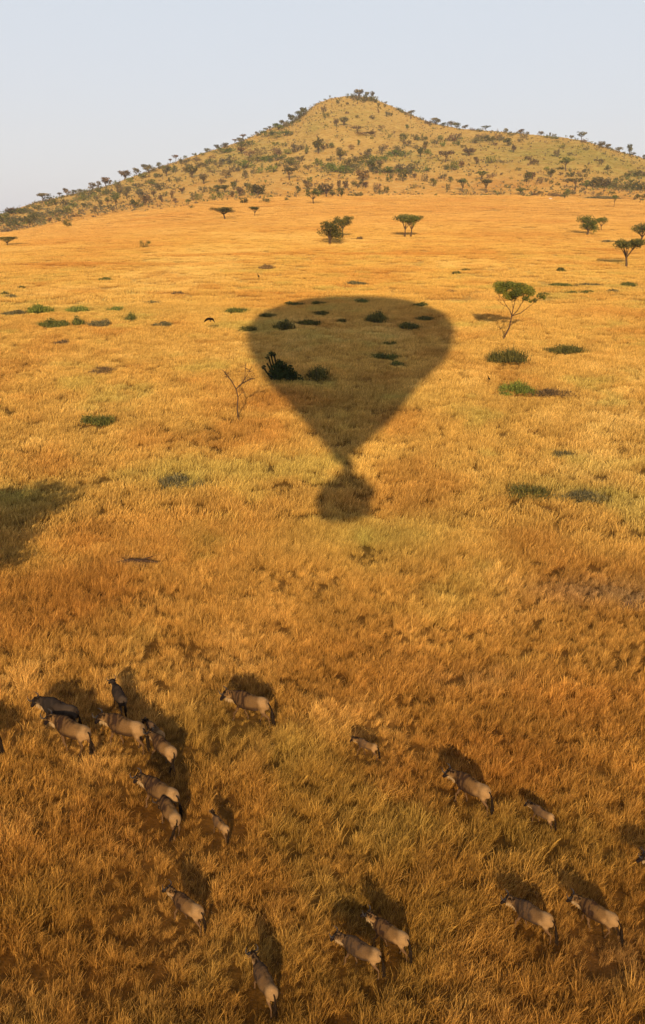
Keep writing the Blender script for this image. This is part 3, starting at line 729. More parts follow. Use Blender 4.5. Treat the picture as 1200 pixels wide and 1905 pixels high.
# hill growth, read off the photograph: x y width height kind tone
HILL = """
78 378 20 16 u y;92 374 11 8 u g;111 368 12 10 u b;125 364 13 14 r b;137 361 10 8 r y;148 357 14 7 b y;172 352 15 13 r b;184 349 9 13 r y;197 345 14 17 r b;22 398 22 10 r b
40 397 36 8 b g;8 412 22 9 b g;70 390 18 8 b g;90 385 9 9 b g;103 381 14 9 b g;122 383 14 11 b y;135 386 13 12 b g;165 364 30 10 b g;155 373 18 9 b g;190 364 20 11 b g;65 412 18 13 r d;45 416 14 12 b d
55 422 10 14 r d;20 424 24 15 b d;5 416 20 14 b d;85 404 26 10 b y;104 402 34 12 b y;124 398 22 12 b g;158 387 9 8 r d;176 398 8 12 r b;187 388 8 14 r y;110 413 7 7 b d;127 423 14 13 b d;12 433 12 8 b b
142 404 14 6 b b;50 392 14 5 b g;62 400 12 6 b g;32 412 16 10 b y;76 416 12 10 b y;92 414 8 8 r b;150 396 8 7 b b;168 384 8 7 b y;200 376 10 8 b g;178 374 10 8 b y;28 428 8 7 b b;8 404 14 6 b G
203 340 11 10 r b;232 332 20 17 r b;254 326 13 14 r y;278 322 25 16 r y;296 315 9 13 r y;317 302 9 9 u b;327 301 12 13 u b;385 284 11 8 r d;270 331 20 8 b G;290 331 13 8 b g;242 340 13 9 b G;218 346 12 9 b g
310 328 14 17 r y;322 321 14 11 b g;358 331 17 19 r d;340 305 14 8 b y;352 300 10 6 b y;283 345 18 10 b g;300 354 22 12 b y;256 350 18 8 b y;262 365 18 12 b y;221 362 10 17 r y;236 370 14 20 r y;216 382 12 20 r g
270 382 15 17 r b;250 388 16 15 r g;315 339 6 8 b d;332 338 10 8 b y;380 342 14 15 r y;338 360 9 9 r b;320 370 7 13 r b;360 373 13 14 b y;370 373 15 12 b g;378 359 14 11 b y;396 358 12 10 b d;396 373 10 11 b g
326 379 7 9 r b;350 387 9 14 u g;356 388 10 6 b g;210 396 6 9 r b;228 352 10 8 b y;350 316 14 10 b y;372 312 20 9 b y;390 306 18 9 b g;366 300 12 7 b y;345 322 8 8 r b;300 376 8 12 r b;286 366 10 10 r b
307 366 7 8 b g;310 318 12 8 b G;298 330 8 6 b d;376 290 10 6 b G;362 288 8 5 b g;345 292 6 6 r g;395 295 10 6 b b;205 360 9 8 b y;240 356 8 6 b b;204 388 8 7 b d;392 320 16 10 b y
403 277 13 8 r d;417 276 15 10 r y;437 267 12 8 u b;449 266 16 10 r y;453 256 11 11 u b;479 254 9 9 r y;463 258 6 4 b g;495 245 10 7 u d;502 244 10 9 u y;518 242 20 12 r G;528 238 16 14 r y;545 230 18 17 r d
556 223 14 16 r d;566 216 16 16 r d;540 234 14 10 b g;497 254 25 10 b g;530 253 22 8 b G;540 253 10 8 b g;512 258 16 6 b G;452 273 20 8 b g;466 270 12 8 b g;416 285 28 8 b G;450 286 14 10 r b;485 289 18 13 b y
466 293 18 12 b b;512 289 18 12 b b;551 283 20 13 b y;536 287 14 8 b G;570 287 9 14 b g;592 286 20 24 r d;513 271 11 6 b g;530 273 8 6 b g;425 305 25 14 b y;436 320 18 12 b y;456 314 22 14 b G;480 300 28 8 b g
500 300 20 9 b G;516 299 25 10 b g;542 308 20 13 b g;552 314 14 12 b y;573 314 11 7 b d;590 309 14 12 b G;508 321 19 12 b G;484 323 13 11 b G;472 324 10 12 b y;456 333 10 14 r y;421 332 18 14 r y;406 312 14 10 b y
516 312 8 8 b d;531 314 10 10 b y;538 335 28 20 u d;480 364 22 18 r d;468 364 12 18 r d;446 366 14 16 r b;432 367 8 10 r b;405 358 12 12 r d;419 358 12 12 r d;436 352 12 12 r d;460 352 10 10 r y;408 369 8 10 r g
555 358 9 10 r d;573 354 14 16 r b;587 360 8 9 r d;453 379 14 10 b d;493 377 14 7 b g;533 373 6 5 b g;583 380 28 23 u d;597 364 14 18 r d;560 300 14 9 b y;412 342 12 8 b b;440 340 8 6 b b;575 340 8 9 b g
668 180 16 13 r y;693 180 9 12 r y;683 179 8 9 r y;652 184 14 10 b g;664 187 16 11 b y;680 189 20 12 b g;697 191 14 12 b g;676 192 8 8 b d;630 193 9 9 b d;635 199 3 5 b d;645 195 6 4 b d;718 197 6 8 u y;716 200 5 5 b d
743 206 10 5 b g;765 213 14 8 r y;755 214 8 6 b y;747 210 8 6 b g;604 187 4 4 b g;614 183 3 6 r y;640 234 12 14 r y;626 235 10 12 r b;602 209 8 10 b b;606 219 10 8 b g;645 212 6 4 b b;665 220 6 5 b d
693 222 9 7 b y;704 201 4 8 r d;704 211 3 7 r b;720 217 8 8 b y;727 216 6 5 b d;764 222 4 5 b b;785 224 8 5 b d;795 231 12 6 b y;758 241 6 8 r g;725 257 8 7 b g;733 249 4 5 b b;692 259 7 6 b g
666 246 18 9 u b;680 252 30 6 b b;692 250 14 6 b b;710 239 10 6 b b;636 262 5 4 b g;667 271 5 9 r g;616 276 12 9 b g;604 278 10 9 b b;653 279 9 9 b b;632 281 10 6 b y;752 266 12 15 r d;757 272 14 10 b y
786 262 14 11 b d;771 261 9 10 b d;778 262 8 6 b g;736 286 14 13 b y;733 290 28 9 b G;716 278 12 8 b b;684 293 14 14 r y;634 299 14 16 r d;708 288 10 14 b y;790 280 9 14 r y;773 277 10 6 b y;782 293 12 16 r d
796 287 12 8 b G;612 314 22 10 b G;626 320 28 12 b G;642 323 24 10 b G;650 312 24 15 b d;666 318 20 12 b y;682 304 22 9 b G;702 300 26 9 b G;692 312 20 13 b d;706 311 10 9 r b;678 296 16 7 b d;700 323 12 12 r d
724 322 26 10 b G;744 319 22 12 b y;750 338 16 20 r d;765 318 18 12 b y;794 319 12 8 b G;724 339 10 9 b g;730 332 8 8 b y;674 338 20 18 r b;666 348 20 10 b d;680 350 10 10 r b;608 367 20 22 r b;618 364 10 10 b d
630 352 8 14 r b;642 352 12 13 r b;634 368 12 16 r d;661 366 6 6 b d;671 366 8 8 b d;656 366 4 5 b d;702 353 12 11 b b;718 359 10 11 b d;706 359 6 6 b d;765 351 5 5 b d;771 351 6 8 b d;790 338 10 11 b y
771 332 6 8 r b;788 352 4 6 b d;690 320 10 8 b y;660 300 12 8 b y;615 300 14 8 b y;640 290 8 6 b y;760 325 12 12 b y;776 308 10 8 b g
810 232 20 12 r y;825 235 9 7 r d;839 234 13 10 r y;850 238 16 10 r g;865 239 12 8 r y;880 243 12 5 b b;905 241 17 9 u d;893 245 14 6 b g;941 248 9 9 r y;969 249 12 9 r b;983 249 4 4 b g;975 258 12 12 b y
848 259 18 10 b y;838 263 20 10 b b;820 261 10 8 b g;811 269 10 8 b y;822 273 9 7 b G;850 271 12 7 b g;861 275 9 5 b d;885 267 20 10 b y;905 263 16 10 b y;895 258 16 8 b b;925 261 14 11 b b;916 263 10 8 b d
932 262 12 8 b y;949 254 12 6 b g;945 272 16 13 r g;920 271 9 5 b b;969 265 10 6 b y;955 284 10 12 r b;872 290 18 12 r b;828 302 24 18 u b;912 304 15 12 b g;886 306 10 12 r b;936 304 9 5 b y;964 318 10 6 b d
992 306 14 8 b b;983 297 12 6 b b;846 317 16 14 b g;828 316 12 8 b d;859 312 9 10 r b;874 328 6 6 b y;894 336 20 15 u g;911 332 10 8 b b;919 329 9 7 b b;932 326 4 4 b b;820 333 8 9 b y;827 333 8 9 b y
839 340 8 10 r d;806 347 12 13 r d;833 354 6 11 b d;860 358 20 22 u g;904 359 24 22 u d;980 339 14 16 r d;991 334 12 12 r b;970 363 16 11 u g;992 364 14 8 b b;1004 362 9 6 b y;928 362 10 4 b b
1007 250 10 8 r y;1023 251 4 7 r d;1031 252 8 6 b y;1064 258 8 7 r y;1082 263 16 18 u y;1088 266 14 6 b b;1107 269 5 4 r g;1120 276 14 13 r y;1131 277 9 9 r y;1152 281 12 8 r y;1170 287 12 18 r d;1176 289 12 6 b y
1198 297 7 9 r d;1018 257 16 5 b G;1035 259 18 5 b G;1048 276 8 9 b g;1036 292 9 12 b y;1053 318 20 22 u g;1044 315 14 4 b g;1017 317 9 6 b G;1025 330 15 14 r d;1091 322 14 11 b d;1130 317 8 9 b g;1063 329 15 12 b d
1079 329 8 7 b y;1089 330 6 6 b d;1043 326 7 5 b b;1138 322 6 4 b d;1119 307 8 10 r y;1095 307 5 5 b b;1071 352 22 18 u d;1090 347 14 10 b g;1110 350 20 18 r d;1125 351 20 17 r y;1140 351 20 14 b d;1150 337 16 8 b g
1165 331 12 8 b d;1178 328 22 10 b d;1195 328 14 9 b b;1160 354 18 10 b d;1178 354 24 14 b d;1196 355 20 14 b y;1037 345 9 6 b g;1026 342 6 6 b g;1005 342 10 11 b b;1017 339 6 7 b d;1055 339 12 6 b y;1056 361 12 8 b G
1051 371 8 12 r d;1066 363 8 7 b y;1114 365 10 6 b y;1140 361 7 4 b g;1142 386 12 20 u g;1190 377 16 13 u d;1175 340 10 6 b g;1090 280 10 5 b y;1110 300 8 6 b y;1060 290 8 6 b y
"""
ORD = ['first', 'second', 'third', 'fourth', 'fifth', 'sixth', 'seventh', 'eighth', 'ninth', 'tenth', 'eleventh', 'twelfth', 'thirteenth', 'fourteenth', 'fifteenth', 'sixteenth', 'seventeenth', 'eighteenth', 'nineteenth', 'twentieth', 'twenty-first', 'twenty-second', 'twenty-third', 'twenty-fourth', 'twenty-fifth', 'twenty-sixth', 'twenty-seventh', 'twenty-eighth', 'twenty-ninth', 'thirtieth']
def lookup(pts, x): return float(np.interp(x, [p_[0] for p_ in pts], [p_[1] for p_ in pts]))
items = []
for t_ in HILL.replace('\n', ';').split(';'):
    if not t_.strip(): continue
    a = t_.split(); items.append([float(a[0]), float(a[1]), float(a[2]), float(a[3]), a[4], a[5]])
COLW = {'g': 'green', 'G': 'bright green', 'd': 'dark', 'b': 'brownish', 'y': 'grey-green', 'l': 'light green'}
KW = {'u': 'flat-topped acacia', 'r': 'round-crowned tree', 'b': 'bush'}
cells = {}
for it in items:
    x, y = it[0], it[1]; t = (lookup(BASE, x) - y) / (lookup(BASE, x) - lookup(SKYL, x))
    band = 'along the skyline' if t > .93 else 'high on the slope' if t > .62 else 'halfway up the slope' if t > .32 else 'low on the slope' if t > .05 else 'at the foot'
    colm = 'of the far left flank' if x < 200 else 'of the left flank' if x < 400 else 'of the left shoulder' if x < 570 else 'of the central peak' if x < 760 else 'of the right shoulder' if x < 980 else 'of the right flank'
    if band in ('along the skyline', 'at the foot'): place = band + ' ' + colm
    else: place = band + ' ' + colm
    cells.setdefault((COLW[it[5]] + ' ' + KW[it[4]], place), []).append(it)
for (kw, place), its in cells.items():
    its.sort(key=lambda q_: q_[0])
    for i, it in enumerate(its):
        if len(its) == 1: lb = 'the only %s %s' % (kw, place)
        elif i == 0: lb = 'leftmost %s %s' % (kw, place)
        elif i == len(its) - 1: lb = 'rightmost %s %s' % (kw, place)
        else: lb = '%s %s from the left %s' % (ORD[i], kw, place)
        if 'skyline' in place: it[2] *= .86; it[3] *= .86
        plant({'u': 'umb', 'r': 'round', 'b': 'bush'}[it[4]], *it[:4], it[5], lb, 'bush' if it[4] == 'b' else 'tree', {'u': 'acacias on the hill', 'r': 'trees on the hill', 'b': 'bushes on the hill'}[it[4]])

# scrub too small and dense to count: low shrubs and tussocks over the hill
def scrub(n):
    V, Fs, L, cc = [], [], [], []
    az_ = rng.uniform(-.42, .42, n * 3); B = np.interp(az_, da, dv); Rg = np.interp(az_, ra, rv)
    d_ = B - 25 + (Rg - B + 45) * rng.random(n * 3) ** 1.15
    nr_ = n // 2; d_[-nr_:] = Rg[-nr_:] - 22 * rng.random(nr_)
    x, y = d_ * np.sin(az_), d_ * np.cos(az_)
    pn = fbm(x / 45 + 11, y / 45, 3); keep = rng.random(n * 3) < np.clip(.35 + .9 * pn, .06, 1); x, y = x[keep][-n:], y[keep][-n:]
    z = height(x, y)
    belts = [((605, 317), (660, 312), (700, 300), (765, 285)), ((425, 305), (480, 298), (555, 303)), ((400, 288), (445, 276), (480, 270)), ((1085, 345), (1140, 350), (1200, 353)), ((1140, 336), (1200, 328)),
             ((800, 266), (860, 262), (935, 262)), ((490, 254), (530, 246), (572, 214)), ((655, 182), (700, 188)), ((700, 322), (800, 318)), ((20, 420), (90, 402), (160, 380)), ((140, 372), (200, 362), (260, 350)), ((400, 362), (490, 360))]
    bx, by = [], []
    for bl in belts:
        for (xa, ya), (xb, yb) in zip(bl[:-1], bl[1:]):
            for _ in range(int(abs(xb - xa) * .55) + 6):
                f = random.random(); q_ = hit(xa + (xb - xa) * f + random.gauss(0, 3), ya + (yb - ya) * f + random.gauss(0, 3.2)); bx.append(q_[0]); by.append(q_[1])
    nb_ = len(bx); x = np.concatenate([x, bx]); y = np.concatenate([y, by]); z = height(x, y)
    for i in range(len(x)):
        h_ = random.choice((.9, 1.2, 1.6, 2.0, 2.8, 3.6)) * random.uniform(.7, 1.2); w_ = h_ * random.uniform(.5, 1.1)
        if i >= len(x) - nb_: h_ = random.uniform(1.8, 3.6); w_ = h_ * 1.1
        k_ = 14; P = np.array([x[i], y[i], z[i]]) + rng.normal(size=(k_, 3)) * (w_ * .4, w_ * .4, h_ * .25) + (0, 0, h_ * .45)
        t1 = rng.normal(size=(k_, 3)); t2 = rng.normal(size=(k_, 3)); s = .28
        V.append(np.stack([P - t1 * s, P + t2 * s, P + t1 * s, P - t2 * s], 1).reshape(-1, 3))
        base = np.array(TONES[random.choice('gybbyd' if i < len(x) - nb_ else 'gGgdy')]); cc.append(np.repeat((base * rng.uniform(.7, 1.3, (k_, 1))), 4, 0))
    V = np.vstack(V); return V, np.arange(len(V)).reshape(-1, 4), np.vstack(cc)
k = NT('scrub'); at = k.n('Attribute', attribute_name='Col'); df = k.n('BsdfDiffuse'); k.l(at.outputs['Color'], df.inputs[0]); k.l(df.outputs[0], k.out.inputs[0])
V_, F_, C_ = scrub(4200); sm_ = mesh_np('scrub', V_, F_, k.m); set_col(sm_, 'Col', C_)
tag(link('scrub', sm_), 'low scrub and tussocks dotted all over the hill', 'scrub', kind='stuff')

# trees standing on the plain: kind x ybase w h tone label
PLAIN = [
 ('fumb', 418, 409, 31, 20, 'd', 'small umbrella acacia left of the tiny one, on the upper plain below the hill'),
 ('fumb', 474, 403, 15, 16, 'd', 'tiny acacia right of the small umbrella acacia on the upper plain'),
 ('fbush', 270, 461, 14, 12, 'd', 'lone round dark bush on the upper left plain'),
 ('fumb', 14, 458, 25, 15, 'd', 'acacia at the left edge below the wooded flank'),
 ('fround', 613, 455, 42, 38, 'd', 'dense low-crowned tree beside a taller slender acacia in the middle plain'),
 ('fumb', 637, 443, 24, 35, 'g', 'slender acacia just right of the dense low-crowned tree'),
 ('fumb', 753, 442, 33, 37, 'g', 'left and wider one of the twin acacias in the middle plain'),
 ('fumb', 764, 442, 28, 35, 'g', 'right one of the twin acacias in the middle plain'),
 ('fround', 1092, 438, 31, 31, 'g', 'dense tree leafy almost to the ground, left of a small acacia on the right plain'),
 ('fumb', 1119, 430, 16, 22, 'g', 'small acacia right of the dense leafy tree on the right plain'),
 ('fumb', 1190, 462, 36, 42, 'g', 'tall acacia cut by the right edge, behind the flat-topped one'),
 ('fumb', 1165, 498, 46, 46, 'g', 'flat-topped acacia on a thin trunk near the right edge'),
]
for i, (kd, x, y, w_, h_, tn, lb) in enumerate(PLAIN):
    plant(kd, x, y, w_, h_, tn, lb, 'bush' if kd == 'fbush' else 'tree', 'trees scattered over the plain', variant=i % len(PROTO[kd]))

# the near acacia with its leaning trunk
def metres(p, px_w): return px_w / ppm(p)
p0 = hit(935, 634); s0 = ppm(p0)
rt = link('acacia_tree', None, loc=tuple(p0)); tag(rt, 'nearest acacia, with crooked leaning trunk and ragged green crown, right of the balloon shadow', 'tree')
def ip(dx, up_, y=0): return Vector((dx / s0, y, up_ / s0 * 1.03))
pth = [([ip(0, -3), ip(4, 10), ip(11, 24), ip(12, 32), ip(14, 44)], [.13, .11, .09, .08, .07]),
       ([ip(11, 26), ip(17, 33, -.2), ip(20, 35, -.3)], [.05, .03, .01]),
       ([ip(14, 44), ip(10, 54, .2), ip(2, 64, .4), ip(-6, 76, .5)], [.07, .05, .035, .015]),
       ([ip(13, 42), ip(14, 58, -.4), ip(8, 76, -.7)], [.05, .04, .015]),
       ([ip(14, 44), ip(24, 52, .3), ip(30, 62, .5), ip(40, 76, .6)], [.07, .05, .035, .012]),
       ([ip(14, 44), ip(28, 50, -.6), ip(42, 62, -.9), ip(62, 78, -.9)], [.06, .05, .03, .01]),
       ([ip(14, 46), ip(20, 66, .9), ip(22, 84, 1.1)], [.05, .04, .015]),
       ([ip(4, 60, .4), ip(-8, 66, -.2), ip(-12, 80, -.4)], [.03, .02, .01]),
       ([ip(2, 64, .4), ip(-4, 52, .5), ip(-5, 46, .5)], [.02, .012, .004]),
       ([ip(28, 58, .4), ip(34, 74, 0), ip(30, 86, 0)], [.03, .02, .008])]
rr_ = random.Random(5)
for _ in range(40):
    b_ = rr_.choice(pth[2:8]); a_ = Vector(b_[0][-1]).lerp(Vector(b_[0][-2]), rr_.random()); t_ = a_ + Vector((rr_.uniform(-.8, .8), rr_.uniform(-.8, .8), rr_.uniform(.1, .7)))
    pth.append(([a_, a_.lerp(t_, .5) + Vector((0, 0, -.05)), t_], [.018, .012, .004]))
link('trunk', mesh_np('trunk', *tubes(pth, 8), M_PALEBARK), rt)
cs = [tuple(ip(x, z, y)) for x, z, y in ((-12, 97, .2), (0, 98, -.6), (-4, 88, 1.0), (13, 96, .6), (16, 86, -1.1), (27, 95, .1), (28, 84, 1.2), (38, 90, -.5), (45, 84, .5), (-12, 90, -.7), (14, 76, .9), (4, 80, -.2), (34, 76, -.9), (60, 80, -.9), (52, 72, -.6), (67, 77, -.8), (46, 70, 0))]
rs = [(.95, .8, .55)] * 8 + [(.8, .75, .5)] * 4 + [(.5, .5, .35)] + [(.5, .4, .38), (.35, .3, .3), (.35, .3, .3), (.3, .3, .25)]
cr = link('crown', leaf_mesh('crown', *leaf_quads(cs, rs, 8500, .10, 1.0)), rt); cr.color = (.12, .13, .03, 1)

# bare dead tree left of the shadow
p1 = hit(444, 782); s1 = ppm(p1)
rt = link('dead_tree', None, loc=tuple(p1)); tag(rt, 'bare thin dead tree with crooked branches, left of the balloon shadow', 'tree')
def ip(dx, up_, y=0): return Vector((dx / s1, y, up_ / s1 * 1.08))
pth = [([ip(0, -3), ip(-2, 20), ip(0, 40), ip(-3, 56)], [.09, .065, .055, .05]),
       ([ip(-3, 54), ip(-10, 66, .2), ip(-18, 76, .2), ip(-24, 84, .1)], [.05, .05, .06, .04]), ([ip(-18, 76, .2), ip(-23, 74, .3)], [.04, .02]),
       ([ip(-3, 54), ip(6, 62, -.2), ip(14, 72, -.1), ip(15, 88, 0), ip(17, 100, 0)], [.05, .06, .05, .025, .008]),
       ([ip(2, 60), ip(14, 66, .3), ip(24, 70, .4), ip(32, 71, .4)], [.045, .05, .05, .02]), ([ip(14, 72), ip(20, 80, .2), ip(22, 86, .3)], [.03, .02, .006]),
       ([ip(0, 40), ip(8, 50, -.6), ip(14, 52, -.9)], [.03, .02, .008])]
for _ in range(46):
    b_ = rr_.choice(pth[1:6]); a_ = Vector(b_[0][-1]).lerp(Vector(b_[0][-2]), rr_.random()); t_ = a_ + Vector((rr_.uniform(-.5, .5), rr_.uniform(-.4, .4), rr_.uniform(-.15, .45)))
    pth.append(([a_, t_], [.022, .005]))
pth = [(a_, [q_ * 1.0 for q_ in b_]) for a_, b_ in pth]
link('trunk', mesh_np('trunk', *tubes(pth, 7), M_PALEBARK), rt)
cs = [tuple(ip(-18, 76, .2)), tuple(ip(12, 70, 0)), tuple(ip(24, 70, .4)), tuple(ip(-8, 64, .1))]
cr = link('twigs', leaf_mesh('twigs', *leaf_quads(cs, [(.4, .35, .28)] * 4, 110, .05)), rt); cr.color = (.16, .105, .05, 1)

# tree just outside the left edge: its crown shades the grass at the frame's left
gs1 = hit(62, 922)
def off_tree(gp, zc, sx_, label, var):
    """a tree whose crown, at height zc, shades the ground point gp"""
    t = 0
    for _ in range(20):
        q_ = gp + SUN * t; t += (float(height(q_[0], q_[1])) + zc - q_[2]) / (SUN[2] + .02)
    q_ = gp + SUN * t; z = float(height(q_[0], q_[1])); mt, mc, Wd, Ht = PROTO['fumb'][var]
    r0 = link('acacia_tree', None, loc=(q_[0], q_[1], z), scale=(sx_ / Wd, sx_ / Wd, zc * 1.1 / Ht)); a = link('trunk', mt, r0); b = link('crown', mc, r0); b.color = (*TONES['g'], 1)
    tag(r0, label, 'tree'); print('OFFTREE', q_, z)
off_tree(hit(45, 925), 7.0, 7.4, 'acacia just outside the left edge, throwing the upper dark shadow there', 1)
off_tree(hit(10, 1005), 4.6, 5.0, 'small acacia outside the left edge, throwing the lower dark shadow there', 2)

# low shrubs of the plain: x ybase w h tone label
SH = [
 (189, 696, 52, 15, 'b', 'brownish low shrub in open golden grass, above the round green one at left'),
 (181, 795, 62, 25, 'g', 'round green shrub alone in the grass below the brownish one at left'),
 (333, 912, 84, 30, 'y', 'grassy olive shrub patch in the middle left field'),
 (943, 680, 70, 32, 'd', 'large dark green bush under the leaning acacia'),
 (1053, 658, 70, 15, 'd', 'long low dark shrub right of the large bush under the acacia'),
 (957, 738, 74, 26, 'G', 'bright green low bush at the left end of a brown shrub strip'),
 (1034, 742, 86, 18, 'b', 'brown dry shrub strip continuing right from the bright green bush'),
 (985, 930, 88, 30, 'd', 'left half of the long dark shrub mound in the right field'),
 (1078, 936, 110, 24, 'y', 'right half of the long dark shrub mound in the right field'),
 (1045, 852, 56, 12, 'y', 'faint olive shrub above the long dark shrub mound'),
 (118, 642, 34, 8, 'b', 'flat brown shrub below the row of green bushes at left'),
 (76, 585, 48, 17, 'G', 'bright green bush topmost of the cluster at the far left'),
 (100, 610, 56, 15, 'g', 'first and widest bush of the lower row at far left'),
 (147, 609, 30, 17, 'g', 'second bush of the lower row at far left'),
 (191, 610, 50, 14, 'y', 'bush with dead sticks ending the lower row at far left'),
 (28, 588, 46, 10, 'y', 'grey straggling shrub at the left edge beside the bright green bush'),
 (244, 601, 18, 18, 'g', 'small pointed bush right of the lower row at left'),
 (303, 608, 46, 8, 'y', 'low olive shrub between the pointed bush and the flying bird'),
 (148, 581, 52, 10, 'l', 'light green low shrub right of the bright green bush at left'),
 (438, 584, 40, 11, 'g', 'low green shrub right above the flying bird'),
 (216, 579, 34, 8, 'l', 'light green shrub above the small pointed bush'),
 (281, 568, 34, 8, 'y', 'low shrub up and right of the small pointed bush'),
 (195, 523, 26, 6, 'g', 'narrow green shrub alone on the upper left plain'),
 (22, 555, 26, 7, 'y', 'lower of the small shrubs near the left edge of the plain'),
 (42, 538, 16, 5, 'd', 'upper tiny dark shrub near the left edge of the plain'),
 (10, 549, 13, 4, 'd', 'tiny shrub touching the left edge of the plain'),
 (331, 548, 18, 5, 'b', 'tiny brown shrub above the low shrubs at left centre'),
 (496, 503, 30, 9, 'b', 'dark brown shrub above the standing bird'),
 (662, 531, 38, 8, 'y', 'olive shrub above the top of the balloon shadow'),
 (849, 511, 16, 6, 'd', 'left lower one of two small shrubs on the middle right plain'),
 (866, 505, 20, 5, 'd', 'right upper one of two small shrubs on the middle right plain'),
 (1042, 507, 22, 8, 'd', 'small dark shrub alone on the right plain'),
 (839, 545, 18, 4, 'b', 'tiny flat shrub right above the balloon shadow'),
 (1045, 533, 50, 5, 'g', 'left part of the thin green shrub strip behind the leaning acacia'),
 (1095, 533, 50, 5, 'y', 'right part of the thin green shrub strip behind the leaning acacia'),
 (1168, 534, 32, 8, 'g', 'green shrub near the right edge below the flat-topped acacia'),
 (1062, 548, 22, 6, 'g', 'middle one of three flat shrubs right of the leaning acacia crown'),
 (1092, 546, 22, 4, 'g', 'right one of three flat shrubs right of the leaning acacia crown'),
 (1013, 550, 18, 5, 'g', 'left one of three flat shrubs right of the leaning acacia crown'),
 (1140, 545, 20, 4, 'y', 'faint flat shrub near the right edge below the green strip'),
 (529, 619, 36, 23, 'd', 'round dark bush in the upper left of the balloon shadow'),
 (706, 604, 46, 22, 'd', 'largest dark bush in the upper right of the balloon shadow'),
 (758, 613, 46, 12, 'd', 'flat bush right below the largest dark one inside the balloon shadow'),
 (790, 597, 44, 7, 'd', 'flat shrub near the right rim of the balloon shadow'),
 (577, 605, 50, 9, 'd', 'long flat shrub right of the round dark bush inside the shadow'),
 (597, 587, 36, 7, 'd', 'flat shrub in the upper middle of the balloon shadow'),
 (460, 617, 38, 9, 'd', 'flat shrub across the left rim of the balloon shadow'),
 (497, 592, 36, 8, 'd', 'flat shrub inside the upper left rim of the balloon shadow'),
 (549, 569, 42, 6, 'd', 'thin shrub on the top left rim of the balloon shadow'),
 (592, 568, 30, 6, 'd', 'second thin shrub along the top rim of the balloon shadow'),
 (672, 564, 36, 6, 'g', 'thin shrub on the top middle rim of the balloon shadow'),
 (786, 571, 32, 7, 'g', 'green shrub on the top right rim of the balloon shadow'),
 (637, 602, 22, 7, 'd', 'small flat shrub between the round and the largest bush in the shadow'),
 (725, 644, 24, 11, 'g', 'small green shrub in the middle right of the balloon shadow'),
 (717, 669, 52, 12, 'g', 'wide low shrub below the small green one in the balloon shadow'),
 (737, 682, 28, 7, 'g', 'small low shrub just under the wide low one in the balloon shadow'),
 (597, 713, 54, 31, 'd', 'rounded reddish dark bush right of the spiky one in the balloon shadow'),
 (1085, 416, 12, 4, 'b', 'tiny brown shrub on the far right plain'),
 (1130, 452, 30, 4, 'y', 'thin olive shrub below the small acacia on the right plain'),
 (668, 448, 12, 7, 'b', 'bleached bare shrub right of the slender acacia'),
 (1120, 371, 70, 5, 'y', 'low hedge-like scrub line along the far right foot of the hill'),
 (1030, 366, 30, 5, 'b', 'brown scrub behind the pale rock at the foot of the hill'),
]
SHF = []
def shrub(x, y, w_, h_, tone, label, name='shrub', tall=None):
    p = hit(x, y - h_ * .2); s = ppm(p); W = w_ / s * 1.05
    dep = math.asin(min(1, max(0, (CAMZ - p[2]) / np.linalg.norm(p - CP)))); 
    GS = .25 if (tone in 'yb' or y > 850) else .55
    Hh = tall if tall else float(np.clip((h_ / s) * 1.25, .8, 3.6)); Dp = max(W * .45, min(h_ / s / max(math.sin(dep), .12) * .6, W * .9)); SHF.append((p[0], p[1], W / 2, Dp / 2 + .4, GS))
    rd = random.Random(int(x * 7 + y)); nb = max(5, int(6 + W * 1.6)); cs, rs = [], []
    for i in range(nb):
        a = rd.uniform(0, 6.28); r_ = math.sqrt(rd.random()); r0 = rd.uniform(.16, .28)
        hh = Hh * (1 - .65 * r_ ** 2) * rd.uniform(.55, 1)
        cs.append((r_ * W * .42 * math.cos(a), r_ * Dp * .42 * math.sin(a), hh * .45)); rs.append((W * r0 * .8 + .1, Dp * r0 * .8 + .1, hh * .55))
    n = int(np.clip(W * Dp * 70 + 160, 220, 2000)); size = float(np.clip(1.1 / s + .035, .07, .4))
    V, Fq, val = leaf_quads(cs, rs, n, size, .6)
    # upright shoots round the top
    m = n // 2; pk = rng.integers(0, nb, m); c0 = np.array(cs)[pk]; r0_ = np.array(rs)[pk]
    P = c0 + rng.normal(size=(m, 3)) * r0_ * (.5, .5, .2); dirv = rng.normal(size=(m, 3)) * .35 + (0, 0, 1); L = (Hh * .35 + size) * rng.uniform(.5, 1.1, (m, 1))
    sd = np.stack([rng.normal(size=m), rng.normal(size=m), np.zeros(m)], 1); sd /= np.linalg.norm(sd, axis=1)[:, None]; sd *= size * .35
    V2 = np.stack([P - sd, P + sd, P + dirv * L * .7 + sd * .2, P + dirv * L * .7 - sd * .2], 1).reshape(-1, 3)
    V = np.vstack([V, V2]); Fq = np.arange(len(V)).reshape(-1, 4); val = np.concatenate([val, rng.random(m)])
    V = V + (0, 0, -.05)
    o = link(name, leaf_mesh(name, V, Fq, val), loc=tuple(p)); o.color = (*(np.array(TONES[tone]) * rd.uniform(.95, 1.2)), 1)
    tag(o, label, 'shrub', 'shrubs scattered over the plain'); return o
for a in SH: shrub(*a)
